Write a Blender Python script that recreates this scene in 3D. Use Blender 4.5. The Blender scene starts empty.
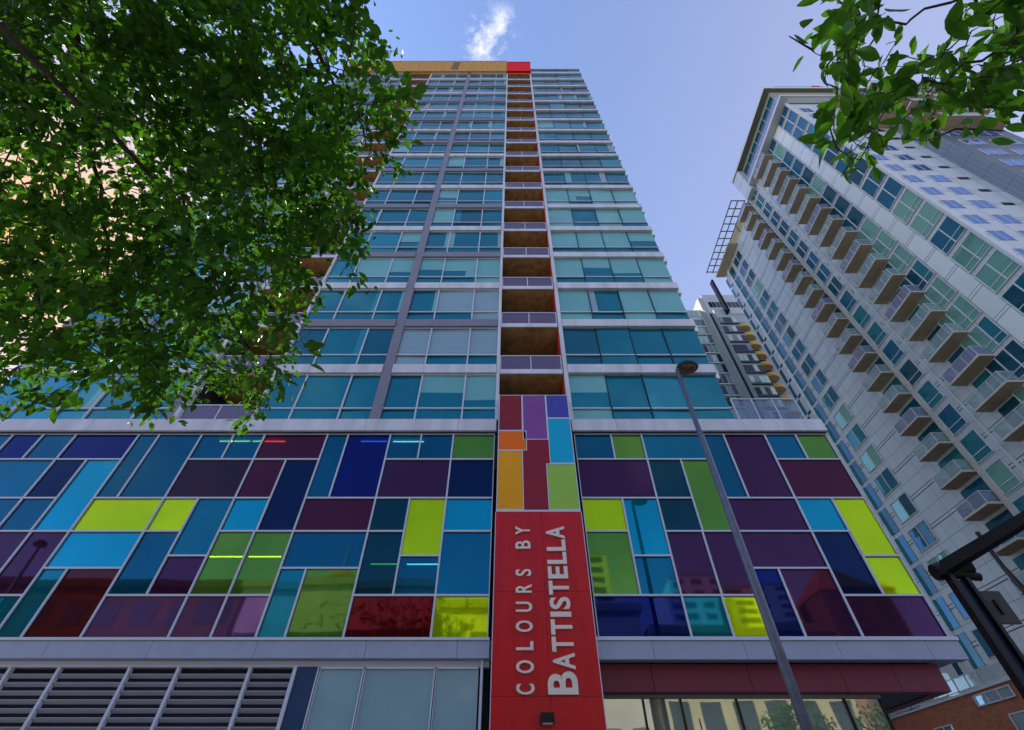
import bpy, bmesh, math, random
from mathutils import Vector, Matrix
scene = bpy.context.scene
R = math.radians
random.seed(11)

# ---------------------------------------------------------------- camera
PITCH = math.atan(462 / 445.0)
cam_d = bpy.data.cameras.new('camera')
cam_d.sensor_width = 36.0
cam_d.lens = 36.0 * 462 / 1024
cam_d.clip_start = 0.05
cam_d.clip_end = 5000
cam = bpy.data.objects.new('camera', cam_d)
scene.collection.objects.link(cam)
cam.location = (0, 0, 1.6)
cam.rotation_euler = (math.pi / 2 + PITCH, 0, 0)
scene.camera = cam

# ---------------------------------------------------------------- sky and sun
SUN_DIR = Vector((-492, 230, 419)).normalized()
elev = math.asin(SUN_DIR.z)
azim = math.atan2(SUN_DIR.x, SUN_DIR.y)          # from +Y towards +X
world = bpy.data.worlds.new("World")
scene.world = world
world.use_nodes = True
wt = world.node_tree
for n in list(wt.nodes): wt.nodes.remove(n)
def wn(t, **k):
    n = wt.nodes.new(t)
    for a, b in k.items(): setattr(n, a, b)
    return n
def wl(a, b): wt.links.new(a, b)
sky = wn('ShaderNodeTexSky', sky_type='NISHITA', sun_disc=False, sun_elevation=elev, sun_rotation=azim,
         altitude=600, air_density=1.0, dust_density=.05, ozone_density=1.5)
tc = wn('ShaderNodeTexCoord')
tint = wn('ShaderNodeMixRGB', blend_type='MULTIPLY'); tint.inputs[0].default_value = 1
tint.inputs[2].default_value = (1.12, 1.03, 1.10, 1)
wl(sky.outputs[0], tint.inputs[1])
# warm aureole of scattered light around the sun
dot = wn('ShaderNodeVectorMath', operation='DOT_PRODUCT'); dot.inputs[1].default_value = SUN_DIR
nrm = wn('ShaderNodeVectorMath', operation='NORMALIZE')
wl(tc.outputs['Generated'], nrm.inputs[0]); wl(nrm.outputs[0], dot.inputs[0])
mx = wn('ShaderNodeMath', operation='MAXIMUM'); mx.inputs[1].default_value = 0; wl(dot.outputs['Value'], mx.inputs[0])
pw = wn('ShaderNodeMath', operation='POWER'); pw.inputs[1].default_value = 26; wl(mx.outputs[0], pw.inputs[0])
au = wn('ShaderNodeMixRGB', blend_type='MIX'); 
sc_ = wn('ShaderNodeMath', operation='MULTIPLY'); sc_.inputs[1].default_value = .97; wl(pw.outputs[0], sc_.inputs[0])
wl(sc_.outputs[0], au.inputs[0]); au.inputs[2].default_value = (4.0, 2.2, 1.0, 1)
sxx = wn('ShaderNodeSeparateXYZ'); wl(nrm.outputs[0], sxx.inputs[0])
hz = wn('ShaderNodeMapRange', interpolation_type='SMOOTHSTEP'); hz.inputs['From Min'].default_value = -.1; hz.inputs['From Max'].default_value = .75; hz.inputs['To Max'].default_value = .52
wl(sxx.outputs['X'], hz.inputs['Value'])
pale = wn('ShaderNodeMixRGB'); wl(hz.outputs[0], pale.inputs[0]); wl(tint.outputs[0], pale.inputs[1]); pale.inputs[2].default_value = (2.1, 2.2, 3.1, 1)
wl(pale.outputs[0], au.inputs[1])
# wispy clouds: one wisp high over the tower, more of them over the street behind the viewer
noise = wn('ShaderNodeTexNoise'); noise.inputs['Scale'].default_value = 34; noise.inputs['Detail'].default_value = 8
noise.inputs['Roughness'].default_value = 0.68; noise.inputs['Distortion'].default_value = 0.25
wl(nrm.outputs[0], noise.inputs['Vector'])
def wmath(op, a, b=None, clamp=False):
    n = wn('ShaderNodeMath', operation=op); n.use_clamp = clamp
    for i, v in enumerate((a, b)):
        if v is None: continue
        if isinstance(v, (int, float)): n.inputs[i].default_value = v
        else: wl(v, n.inputs[i])
    return n.outputs[0]
def blob(d, rad, soft):                            # 1 near direction d, 0 further than rad+soft radians
    dn = wn('ShaderNodeVectorMath', operation='DISTANCE'); dn.inputs[1].default_value = Vector(d).normalized()
    wl(nrm.outputs[0], dn.inputs[0])
    mr = wn('ShaderNodeMapRange'); mr.inputs['From Min'].default_value = rad + soft; mr.inputs['From Max'].default_value = rad
    wl(dn.outputs['Value'], mr.inputs['Value']); return mr.outputs[0]
m1 = blob((-27, 88, 559), .012, .045)
m2 = blob((-12, 76, 567), .004, .04)
m1 = wmath('MAXIMUM', m1, m2)
c1 = wmath('MULTIPLY', wmath('SUBTRACT', wmath('ADD', noise.outputs[0], wmath('MULTIPLY', m1, .22)), .57), 3.6, True)
c1 = wmath('MULTIPLY', c1, m1, True)
n2 = wn('ShaderNodeTexNoise'); n2.inputs['Scale'].default_value = 3.2; n2.inputs['Detail'].default_value = 7; n2.inputs['Roughness'].default_value = .6
wl(nrm.outputs[0], n2.inputs['Vector'])
sx = wn('ShaderNodeSeparateXYZ'); wl(nrm.outputs[0], sx.inputs[0])
back = wn('ShaderNodeMapRange'); back.inputs['From Min'].default_value = -.12; back.inputs['From Max'].default_value = -.45
wl(sx.outputs['Y'], back.inputs['Value'])
c2 = wmath('MULTIPLY', wmath('MULTIPLY', wmath('SUBTRACT', n2.outputs[0], .53), 5.0, True), back.outputs[0], True)
cl = wmath('MAXIMUM', c1, wmath('MULTIPLY', c2, .8))
cm = wn('ShaderNodeMixRGB', blend_type='MIX'); wl(cl, cm.inputs[0]); wl(au.outputs[0], cm.inputs[1]); cm.inputs[2].default_value = (3.6, 3.6, 3.9, 1)
bg = wn('ShaderNodeBackground'); bg.inputs[1].default_value = 0.15
wo = wn('ShaderNodeOutputWorld')
wl(cm.outputs[0], bg.inputs[0]); wl(bg.outputs[0], wo.inputs[0])

sun_d = bpy.data.lights.new('sun', 'SUN'); sun_d.energy = 3.3; sun_d.angle = R(.53); sun_d.color = (1, .93, .82)
sun = bpy.data.objects.new('sun', sun_d); scene.collection.objects.link(sun)
sun.rotation_euler = (-SUN_DIR).to_track_quat('-Z', 'Y').to_euler(); sun.location = (0, 0, 120)
scene.view_settings.view_transform = 'Standard'; scene.view_settings.look = 'None'
scene.view_settings.gamma = 1; scene.view_settings.use_curve_mapping = False
scene.view_settings.exposure = 1.08

# ---------------------------------------------------------------- helpers
def prop(o, label=None, cat=None, group=None, kind=None):
    if label: o['label'] = label
    if cat: o['category'] = cat
    if group: o['group'] = group
    if kind: o['kind'] = kind
    return o
def empty(name, loc, label, cat, group=None):
    o = bpy.data.objects.new(name, None); scene.collection.objects.link(o); o.location = loc
    o.empty_display_size = .5
    return prop(o, label, cat, group)
class MB:
    def __init__(s): s.v = []; s.f = []; s.m = []; s.mats = []
    def mi(s, m):
        if m not in s.mats: s.mats.append(m)
        return s.mats.index(m)
    def quad(s, pts, m):
        n = len(s.v); s.v += [tuple(p) for p in pts]; s.f.append(tuple(range(n, n + len(pts)))); s.m.append(s.mi(m))
    def box(s, x0, x1, y0, y1, z0, z1, m, bottom=None, front=None):
        n = len(s.v)
        s.v += [(x0,y0,z0),(x1,y0,z0),(x1,y1,z0),(x0,y1,z0),(x0,y0,z1),(x1,y0,z1),(x1,y1,z1),(x0,y1,z1)]
        k = s.mi(m); kb = s.mi(bottom) if bottom else k; kf = s.mi(front) if front else k
        for f, q in (((0,3,2,1),kb),((4,5,6,7),k),((0,1,5,4),kf),((1,2,6,5),k),((2,3,7,6),k),((3,0,4,7),k)):
            s.f.append(tuple(n + i for i in f)); s.m.append(q)
        return s
    def bar(s, a, b, w, h, m, up=(0,0,1)):
        a = Vector(a); b = Vector(b); d = (b - a).normalized(); u = Vector(up)
        if abs(d.dot(u)) > .98: u = Vector((0, 1, 0))
        r = d.cross(u).normalized(); u = r.cross(d)
        n = len(s.v)
        for p in (a, b):
            for i, j in ((-1,-1),(1,-1),(1,1),(-1,1)): s.v.append(tuple(p + r*i*w/2 + u*j*h/2))
        k = s.mi(m)
        for f in ((0,1,2,3),(7,6,5,4),(0,4,5,1),(1,5,6,2),(2,6,7,3),(3,7,4,0)):
            s.f.append(tuple(n + i for i in f)); s.m.append(k)
        return s
    def tube(s, pts, rads, m, seg=12, cap=True):
        pts = [Vector(p) for p in pts]; n0 = len(s.v); k = s.mi(m)
        if isinstance(rads, (int, float)): rads = [rads] * len(pts)
        ref = None
        for i, p in enumerate(pts):
            d = (pts[min(i+1, len(pts)-1)] - pts[max(i-1, 0)]).normalized()
            if ref is None: ref = Vector((1,0,0)) if abs(d.x) < .8 else Vector((0,1,0))
            r = (ref - d * ref.dot(d)).normalized(); ref = r; u = d.cross(r)
            for j in range(seg):
                a = 2*math.pi*j/seg; s.v.append(tuple(p + (r*math.cos(a) + u*math.sin(a)) * rads[i]))
        for i in range(len(pts)-1):
            for j in range(seg):
                a = n0+i*seg+j; b = n0+i*seg+(j+1) % seg
                s.f.append((a, b, b+seg, a+seg)); s.m.append(k)
        if cap:
            s.f.append(tuple(n0+j for j in range(seg))[::-1]); s.m.append(k)
            e = n0+(len(pts)-1)*seg; s.f.append(tuple(e+j for j in range(seg))); s.m.append(k)
        return s
    def build(s, name, parent=None, label=None, kind=None, smooth=False):
        me = bpy.data.meshes.new(name); 
        off = Vector((0,0,0))
        if parent is not None:
            q = parent
            while q is not None: off += q.location; q = q.parent
        me.from_pydata([(a-off.x, b-off.y, c-off.z) for a, b, c in s.v], [], s.f)
        for m in s.mats: me.materials.append(m)
        me.polygons.foreach_set('material_index', s.m)
        if smooth: me.polygons.foreach_set('use_smooth', [True]*len(s.f))
        me.update()
        o = bpy.data.objects.new(name, me); scene.collection.objects.link(o)
        if parent is not None: o.parent = parent
        return prop(o, label, kind=kind)

MATS = {}
def mat(name, col, rough=.6, metal=0., spec=.2, noise=.0, nscale=3., bump=0., bscale=8., detail=4, stretch=None, trans=0., emit=None, coat=0.):
    if name in MATS: return MATS[name]
    m = bpy.data.materials.new(name); m.use_nodes = True; t = m.node_tree
    b = t.nodes['Principled BSDF']; N = t.nodes.new; L = t.links.new
    b.inputs['Base Color'].default_value = (*col, 1); b.inputs['Roughness'].default_value = rough
    b.inputs['Metallic'].default_value = metal; b.inputs['Specular IOR Level'].default_value = spec
    b.inputs['Coat Weight'].default_value = coat
    if emit: b.inputs['Emission Color'].default_value = (*emit[0], 1); b.inputs['Emission Strength'].default_value = emit[1]
    geo = N('ShaderNodeNewGeometry'); vec = geo.outputs['Position']
    if stretch:
        mp = N('ShaderNodeVectorMath'); mp.operation = 'MULTIPLY'; mp.inputs[1].default_value = stretch; L(vec, mp.inputs[0]); vec = mp.outputs[0]
    if noise:
        n = N('ShaderNodeTexNoise'); n.inputs['Scale'].default_value = nscale; n.inputs['Detail'].default_value = detail; L(vec, n.inputs['Vector'])
        r = N('ShaderNodeMapRange'); r.inputs['From Min'].default_value = .3; r.inputs['From Max'].default_value = .7
        r.inputs['To Min'].default_value = 1-noise; r.inputs['To Max'].default_value = 1+noise; L(n.outputs[0], r.inputs['Value'])
        mm = N('ShaderNodeMixRGB'); mm.blend_type = 'MULTIPLY'; mm.inputs[0].default_value = 1; mm.inputs[1].default_value = (*col, 1)
        L(r.outputs[0], mm.inputs[2]); L(mm.outputs[0], b.inputs['Base Color'])
        r2 = N('ShaderNodeMapRange'); r2.inputs['To Min'].default_value = max(0, rough-.08); r2.inputs['To Max'].default_value = min(1, rough+.08)
        if rough > .2: L(n.outputs[0], r2.inputs['Value']); L(r2.outputs[0], b.inputs['Roughness'])
    if bump:
        n = N('ShaderNodeTexNoise'); n.inputs['Scale'].default_value = bscale; n.inputs['Detail'].default_value = 2; L(vec, n.inputs['Vector'])
        bp = N('ShaderNodeBump'); bp.inputs['Strength'].default_value = 1; bp.inputs['Distance'].default_value = bump
        L(n.outputs[0], bp.inputs['Height']); L(bp.outputs[0], b.inputs['Normal'])
    if trans:
        out = t.nodes['Material Output']; tr = N('ShaderNodeBsdfTransparent'); tr.inputs[0].default_value = (*[min(1, c*2.2+.05) for c in col], 1)
        ms = N('ShaderNodeMixShader'); ms.inputs[0].default_value = trans; L(b.outputs[0], ms.inputs[1]); L(tr.outputs[0], ms.inputs[2]); L(ms.outputs[0], out.inputs['Surface'])
    MATS[name] = m; return m

def lined(name, col, line_col, specs, rough=.45, noise=.06, metal=.0):
    """wall cladding with thin joints: specs = (axis, period, offset, half width as a fraction)"""
    m = bpy.data.materials.new(name); m.use_nodes = True; t = m.node_tree; N = t.nodes.new; L = t.links.new
    b = t.nodes['Principled BSDF']; b.inputs['Roughness'].default_value = rough; b.inputs['Metallic'].default_value = metal
    geo = N('ShaderNodeNewGeometry'); sep = N('ShaderNodeSeparateXYZ'); L(geo.outputs['Position'], sep.inputs[0])
    def mth(op, a, c=None):
        n = N('ShaderNodeMath'); n.operation = op
        for i, v in enumerate((a, c)):
            if v is None: continue
            if isinstance(v, (int, float)): n.inputs[i].default_value = v
            else: L(v, n.inputs[i])
        return n.outputs[0]
    acc = None; cell = None
    for ax, per, offv, hw in specs:
        u = mth('DIVIDE', mth('SUBTRACT', sep.outputs['XYZ'.index(ax)], offv), per)
        fr = mth('FRACT', u)
        ln = mth('LESS_THAN', mth('ABSOLUTE', mth('SUBTRACT', fr, .5)), hw)
        acc = ln if acc is None else mth('MAXIMUM', acc, ln)
        fl = mth('MULTIPLY', mth('FLOOR', mth('ADD', u, .5)), 7.31 + len(ax))
        cell = fl if cell is None else mth('ADD', cell, fl)
    wnz = N('ShaderNodeTexWhiteNoise'); wnz.noise_dimensions = '1D'; L(cell, wnz.inputs['W'])
    nz = N('ShaderNodeTexNoise'); nz.inputs['Scale'].default_value = .35; nz.inputs['Detail'].default_value = 5; L(geo.outputs['Position'], nz.inputs['Vector'])
    v = mth('ADD', mth('MULTIPLY', wnz.outputs[0], noise), mth('MULTIPLY', nz.outputs[0], noise*2))
    v = mth('ADD', v, 1 - noise*1.5)
    mm = N('ShaderNodeMixRGB'); mm.blend_type = 'MULTIPLY'; mm.inputs[0].default_value = 1; mm.inputs[1].default_value = (*col, 1); L(v, mm.inputs[2])
    mx = N('ShaderNodeMixRGB'); L(acc, mx.inputs[0]); L(mm.outputs[0], mx.inputs[1]); mx.inputs[2].default_value = (*line_col, 1)
    L(mx.outputs[0], b.inputs['Base Color']); MATS[name] = m; return m

WHITE = mat('white_aluminium', (.54,.53,.57), .35, noise=.13, nscale=1.6, stretch=(1.6,1,.35), detail=8)
GREYM = mat('mauve_grey_aluminium', (.20,.19,.23), .4, noise=.05, nscale=1)
FRAME = mat('pale_frame', (.50,.52,.60), .35)
DKFRAME = mat('dark_frame', (.02,.03,.04), .4)
BLACK = mat('black_steel', (.006,.006,.008), .3, noise=.2, nscale=20)
OCHRE = mat('ochre_panel', (.50,.26,.06), .75, noise=.22, nscale=2.5, detail=6)
SOFFIT = mat('brown_concrete', (.42,.235,.09), .85, noise=.35, nscale=3, detail=8)
REDP = mat('red_panel', (.47,.003,.010), .28, 0, .25, noise=.10, nscale=2.2, stretch=(2,2,.5), detail=8)
REDW = mat('red_wall', (.50,.03,.02), .5)
def glass(name, col, spec=.3, rough=.02, metal=.5, bump=.0016, bscale=1.2):
    return mat(name, col, rough, metal, spec, noise=.06, nscale=.8, bump=bump, bscale=bscale, coat=.08)
G_DEEP = glass('deep_blue_glass', (.004,.165,.215))
G_DEEP2 = glass('dark_petrol_glass', (.008,.115,.155))
G_TEAL = glass('teal_glass', (.02,.24,.30))
G_BLIND = glass('blind_behind_glass', (.15,.38,.38), metal=.1)
G_BLIND2 = glass('grey_blind_behind_glass', (.24,.34,.38), metal=.1)
def slatted(name, col):
    m = lined(name, col, tuple(c*.6 for c in col), [('Z', .12, 0, .13)], rough=.05, noise=.03, metal=.1); m.node_tree.nodes['Principled BSDF'].inputs['Coat Weight'].default_value = .5; return m
G_SLAT = slatted('slatted_blind_behind_glass', (.24,.36,.40))
CONC = mat('grey_concrete', (.28,.28,.28), .85, noise=.15, nscale=1)
DARK = mat('dark_interior', (.025,.027,.03), .9)
MAUVE = mat('mauve_railing_glass', (.16,.10,.17), .05, .2, .8, coat=.4, trans=.25)
CLEARR = mat('pale_railing_glass', (.42,.52,.52), .05, .2, .8, coat=.4, trans=.5)
TUBE = {k: mat('tube_' + k, c, .5, emit=(c, s)) for k, c, s in (('yellow', (1,.85,.15), 9), ('white', (.8,1,.7), 9), ('red', (1,.08,.02), 14), ('blue', (.1,.45,1), 8), ('green', (.2,.9,.15), 7))}

# ---------------------------------------------------------------- ground, street
asphalt = mat('asphalt', (.05,.05,.052), .9, noise=.25, nscale=6, detail=8)
paving = lined('pavement_slabs', (.30,.29,.28), (.12,.12,.12), [('X', 1.5, 0, .008), ('Y', 1.5, 0, .008)], rough=.9, noise=.1)
paint = mat('road_paint', (.75,.75,.72), .7, noise=.1, nscale=10)
prop(MB().quad([(-1500,-1500,-.12),(1500,-1500,-.12),(1500,1500,-.12),(-1500,1500,-.12)], mat('ground_soil', (.16,.15,.13), .95, noise=.2, nscale=.1)).build('ground') or 0, kind='structure') if False else None
g = MB(); g.quad([(-1500,-1500,-.16),(1500,-1500,-.16),(1500,1500,-.16),(-1500,1500,-.16)], mat('ground_earth', (.17,.16,.14), .95, noise=.2, nscale=.1)); g.build('ground', kind='structure')
g = MB(); g.box(-300, 300, -16, -4, -.155, -.12, asphalt); g.box(17, 29, -4.001, 300, -.155, -.12, asphalt); g.build('road', kind='structure')
g = MB(); g.box(-300, 17, -4, 60, -.15, 0, paving); g.box(29, 300, -4, 17, -.15, 0, paving); g.box(-300, 300, -22, -16, -.15, 0, paving); g.build('pavement', kind='structure')
g = MB(); 
for i in range(-30, 31): g.box(i*7, i*7+3, -10.07, -9.93, -.12, -.114, paint)
g.build('road_markings', kind='structure')

# ---------------------------------------------------------------- main tower with the coloured podium
TW = empty('residential_tower', (-5, 13, 0), 'tall glass apartment tower standing on a podium of multicoloured glass panels', 'building')
Y0 = 13.0; Z0 = 11.61; FH = 2.918; NF = 18
def zf(n): return 11.66 + FH*n
ZT = zf(NF)
XL, XR = -19.85, 8.12
# recesses with balconies
RB = [(-12.10, -9.46), (-.48, 2.02)]
w = MB()
w.box(XL+.05, XR-.05, 15.3, 42, 12.2, ZT, mat('side_cladding', (.5,.5,.52), .5, noise=.05))
for a, b in ((XL+.05, -12.12), (-9.44, -.50), (2.06, XR-.05)): w.box(a, b, 13.22, 15.3, 12.2, ZT, DARK)
w.build('wall', TW)
w = MB(); w.box(2.021, 2.055, 13.1, 15.28, 12.2, ZT, REDW); w.box(-9.459, -9.442, 13.1, 15.28, 12.2, ZT, REDW); w.build('recess_wall', TW, 'red side walls of the balcony recesses')
# pilasters
w = MB()
for a, b in ((-5.17, -4.78), (-12.62, -12.30)): w.box(a, b, 12.955, 13.2, 12.18, ZT-.02, GREYM)
for a, b in ((-.62, -.49), (2.06, 2.22), (-9.44, -9.33), (-12.28, -12.12)): w.box(a, b, 12.93, 13.2, 12.18, ZT-.02, WHITE)
w.build('pilaster', TW)
BAYS = [  # x edges of the panes, light or dark mullions, parts of the band alternate grey
    ([-19.85,-18.4,-16.76,-15.56,-13.8,-12.63], FRAME, True),
    ([-9.32,-8.09,-6.33,-5.18], FRAME, True),
    ([-4.77,-3.54,-1.83,-.63], FRAME, True),
    ([2.23,3.69,5.15,6.62,8.09], DKFRAME, False)]
rs = random.Random(4)
SPECIAL = {(1,0):'DDD', (1,1):'dDd', (1,2):'DDD', (1,3):'TBB', (2,0):'DBB', (2,1):'SsS', (2,2):'DSG', (2,3):'BBB', (2,4):'DDD',
           (3,0):'BDTD', (3,1):'dDDD', (3,2):'BDBB', (3,3):'BbBB', (3,4):'BBBB', (3,5):'BDBB', (3,6):'BBBB', (0,0):'TTTDD', (0,1):'TTTTT'}
PM = {'D': G_DEEP, 'd': G_DEEP2, 'T': G_TEAL, 'B': G_BLIND, 'b': G_BLIND, 'S': G_SLAT, 's': G_SLAT, 'G': G_BLIND2}
for bi, (xs, fm, alt) in enumerate(BAYS):
    for n in range(NF):
        z0 = zf(n) + .50; zt = zf(n) + 1.14; z1 = zf(n+1) - .02
        pat = SPECIAL.get((bi, n))
        if pat is None:
            base = rs.choice('DDDDdTTB' if n < 11 else 'DDDTTd')
            pat = ''.join(base if rs.random() < .72 else rs.choice('DDdTB' if n < 12 else 'DdT') for _ in xs[1:])
        gm = MB(); fr = MB()
        for i in range(len(xs)-1):
            a, b = xs[i], xs[i+1]; m = PM[pat[i]]
            low = m if rs.random() < .5 else (G_DEEP if m in (G_BLIND, G_SLAT, G_BLIND2) else m)
            tl = (rs.random()-.5)*.03; tz = (rs.random()-.5)*.05
            cut = z1
            if pat[i] == 'b' or (m is G_BLIND and rs.random() < .3): cut = zt + rs.uniform(.3, .9)
            for (q0, q1, mm) in ((z0, zt, low), (zt, cut, G_DEEP if cut < z1 else m), (cut, z1, m)):
                if q1 - q0 < .02: continue
                parts_ = [(a, b, mm)]
                if mm in (G_DEEP, G_DEEP2, G_TEAL) and q0 == zt and rs.random() < .30:
                    wc = rs.uniform(.12, .34)*(b-a); cm_ = rs.choice((G_BLIND, G_BLIND2, G_TEAL))
                    parts_ = [(a, a+wc, cm_), (a+wc, b, mm)] if rs.random() < .5 else [(a, b-wc, mm), (b-wc, b, cm_)]
                for pa, pb, pmm in parts_:
                    sa = tl - 2*tl*(pa-a)/(b-a); sb = tl - 2*tl*(pb-a)/(b-a)
                    gm.quad([(pa, 13.06+sa, q0), (pb, 13.06+sb, q0), (pb, 13.06+sb+tz, q1), (pa, 13.06+sa+tz, q1)], pmm)
            if i: 
                hw = .035 if fm is FRAME else .022
                fr.box(a-hw*.8, a+hw*.8, 12.985 if fm is FRAME else 13.01, 13.05, z0, z1, fm)
        hw = .028
        # transom in pieces between the mullions
        for i in range(len(xs)-1):
            g0 = xs[i] + (.036 if i else 0); g1 = xs[i+1] - (.036 if i < len(xs)-2 else 0)
            fr.box(g0, g1, 12.99, 13.05, zt-hw, zt+hw, FRAME)
            if fm is FRAME: fr.box(g0, g1, 12.995, 13.05, z0, z0+.045, FRAME); fr.box(g0, g1, 12.995, 13.05, z1-.04, z1, FRAME)
        wo_ = gm.build('window', TW); fr.build('frame', wo_)
for n in range(1, NF+1):
    z = zf(n)
    for bi, (xs, fm, alt) in enumerate(BAYS):
        s = MB()
        m = GREYM if (alt and n % 2 == 0 and n < 17) else WHITE
        a, b = xs[0], xs[-1]
        cuts = [a] + ([xs[1]] if bi != 3 else [xs[2]]) + [b]
        for i in range(2): s.box(cuts[i] + (.006 if i else (-.04 if bi == 0 else 0)), cuts[i+1] - (.006 if i == 0 else (-.03 if bi == 3 else 0)), 12.90, 13.21, z, z+.47, m)
        s.build('spandrel_band', TW)
# balconies
rb = random.Random(9)
for (a, b) in RB:
    for n in range(1, NF):
        z = zf(n)
        s = MB(); s.box(a+.002, b-.002, 13.0, 15.29, z+.0, z+.2, CONC, bottom=SOFFIT); s.box(a+.002, b-.002, 12.94, 12.998, z-.02, z+.22, WHITE)
        bo = s.build('balcony', TW)
        r = MB(); mid = (a+b)/2
        r.box(a+.03, mid-.03, 13.03, 13.045, z+.24, z+1.04, MAUVE); r.box(mid+.03, b-.03, 13.03, 13.045, z+.24, z+1.04, MAUVE)
        r.box(a+.003, b-.003, 13.0, 13.06, z+1.05, z+1.10, FRAME)
        for xx in (a+.015, mid, b-.015): r.box(xx-.022, xx+.022, 13.0, 13.06, z+.2, z+1.05, FRAME)
        r.build('railing', bo)
        d = MB(); d.box(a+.5, b-.9, 15.14, 15.19, z+.22, z+2.3, G_DEEP); d.box(a+.44, a+.5, 15.12, 15.19, z+.22, z+2.36, FRAME); d.box(b-.9, b-.84, 15.12, 15.19, z+.22, z+2.36, FRAME); d.box(a+.5, b-.9, 15.12, 15.19, z+2.3, z+2.36, FRAME)
        d.build('balcony_door', bo)
for (a, b) in RB[:1]:
    s = MB(); s.box(a+.002, b-.002, 13.0, 15.29, 12.12, 12.18, CONC); bo = s.build('balcony', TW)
    r = MB(); r.box(a+.03, (a+b)/2-.03, 13.03, 13.045, 12.2, 12.92, MAUVE); r.box((a+b)/2+.03, b-.03, 13.03, 13.045, 12.2, 12.92, MAUVE); r.box(a+.003, b-.003, 13.0, 13.06, 12.93, 12.98, FRAME)
    for xx in (a+.015, (a+b)/2, b-.015): r.box(xx-.022, xx+.022, 13.0, 13.06, 12.181, 12.93, FRAME)
    r.build('railing', bo)
for (a, b) in RB: s = MB(); s.box(a+.002, b-.002, 15.2, 15.298, 12.2, ZT, mat('recess_back', (.30,.19,.10), .8)); s.build('recess_back_wall', TW)
for (a, b) in RB:  # soffit of the topmost recess
    s = MB(); s.box(a+.002, b-.002, 12.95, 15.29, ZT, ZT+.15, WHITE, bottom=SOFFIT); s.build('recess_soffit', TW)
# roof
s = MB(); s.box(XL-.02, -.64, 12.72, 40, ZT+.16, 69.4, OCHRE); s.box(XL-.06, -.64, 12.68, 40.05, 69.4, 69.6, mat('cap_metal', (.55,.38,.2), .5)); s.build('parapet', TW, 'ochre panelled roof parapet')
s = MB(); s.box(-.63, 2.22, 12.7, 30, ZT+.16, 68.9, mat('red_roof_box', (.75,.006,.004), .5, spec=.05)); s.box(-.63, 2.28, 12.66, 30.05, 68.9, 69.0, REDW); s.build('roof_box', TW, 'bright red box at the roof edge')
s = MB(); s.box(-7.2, -6.4, 12.69, 12.717, 65.2, 68.9, mat('dark_ochre', (.2,.11,.04), .7)); s.build('parapet_louvre', TW)
xs = BAYS[3][0]
s = MB()
for i in range(4): s.quad([(xs[i], 13.06, ZT+.48), (xs[i+1], 13.06, ZT+.48), (xs[i+1], 13.06, 66.55), (xs[i], 13.06, 66.55)], G_TEAL if i in (0, 3) else G_DEEP)
so = s.build('window', TW)
s = MB(); s.box(xs[0]-.02, xs[-1]+.04, 12.95, 13.2, 66.56, 66.66, WHITE); [s.box(x-.02, x+.02, 13.0, 13.05, ZT+.48, 66.55, DKFRAME) for x in xs[1:-1]]; s.build('frame', so)
s = MB(); s.box(2.3, 8.05, 13.22, 40, ZT, 66.5, DARK); s.build('roof', TW)
# east side glazing of the tower, seen mirrored in the neighbour's windows
s = MB(); GLE = glass('east_glass', (.25,.48,.38), metal=.1); EW = mat('east_white', (.82,.85,.78), .5)
for n in range(NF):
    z = zf(n)
    for k in range(9):
        y = 13.3 + k*3.15
        s.box(8.075, 8.12, y, y+2.5, z+.55, z+2.85, GLE if (k+n) % 3 else G_BLIND)
        s.box(8.12, 8.18, y+1.2, y+1.28, z+.55, z+2.85, EW)
    s.box(8.075, 8.35, 13.22, 41.6, z, z+.45, EW)
s.build('side_glazing', TW)

# podium ------------------------------------------------------------
Rz = {'0':11.61,'1':10.56,'2':9.12,'3':8.03,'b':7.30,'4':6.95,'5':6.23,'6':5.19}
PC = dict(
 lime=(.50,.70,.003), olive=(.10,.25,.035), blue=(.001,.12,.215), lblue=(.001,.17,.29), cyan=(.001,.38,.54), navy=(.001,.02,.085), indigo=(.003,.014,.15),
 purple=(.075,.023,.080), plum=(.095,.014,.045), dusk=(.045,.020,.045), dteal=(.001,.06,.09), teal=(.003,.22,.30), vio=(.20,.11,.27), brown=(.11,.02,.03), red=(.15,.004,.012))
def pm(k):
    c = tuple(v*(.95 if k in ('lime','olive') else .74) for v in PC[k]); return mat('panel_' + k, c, .03, .6, .25, noise=.10, nscale=.45, bump=.004, bscale=.4, trans=.14, coat=0, detail=2)
M = [-2.05-2.205*k for k in range(9)]     # main mullions west of the sign
P = []                                     # x0, x1, row0, row1, colour
def strip(x0, x1, lst):
    for e in lst:
        if len(e) == 3: P.append((x0, x1, *e))
        else: P.append((x0 if e[3] is None else e[3], x1 if e[4] is None else e[4], *e[:3]))
strip(M[0], -.60, [('0','1','olive'),('1','2','navy'),('2','3','cyan'),('3','5','lblue'),('5','6','lime')])
strip(M[1], M[0], [('0','1','blue',None,-3.17),('0','1','blue',-3.17,None),('1','2','purple'),('2','3','dteal',None,-3.19),('2','b','lime',-3.19,None),('3','5','dteal',None,-3.19),('b','5','blue',-3.19,None),('5','6','red')])
strip(M[2], M[1], [('0','2','blue',None,-5.73),('0','2','indigo',-5.73,None),('2','3','plum'),('3','4','blue'),('4','6','teal',None,-5.73),('4','6','olive',-5.73,None)])
strip(M[3], M[2], [('0','1','plum'),('1','2','plum',None,-7.56),('1','3','navy',-7.56,None),('2','3','cyan',None,-7.56),('3','5','olive',None,-7.6),('3','5','olive',-7.6,None),('5','6','vio',None,-7.6),('5','6','vio',-7.6,None)])
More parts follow.
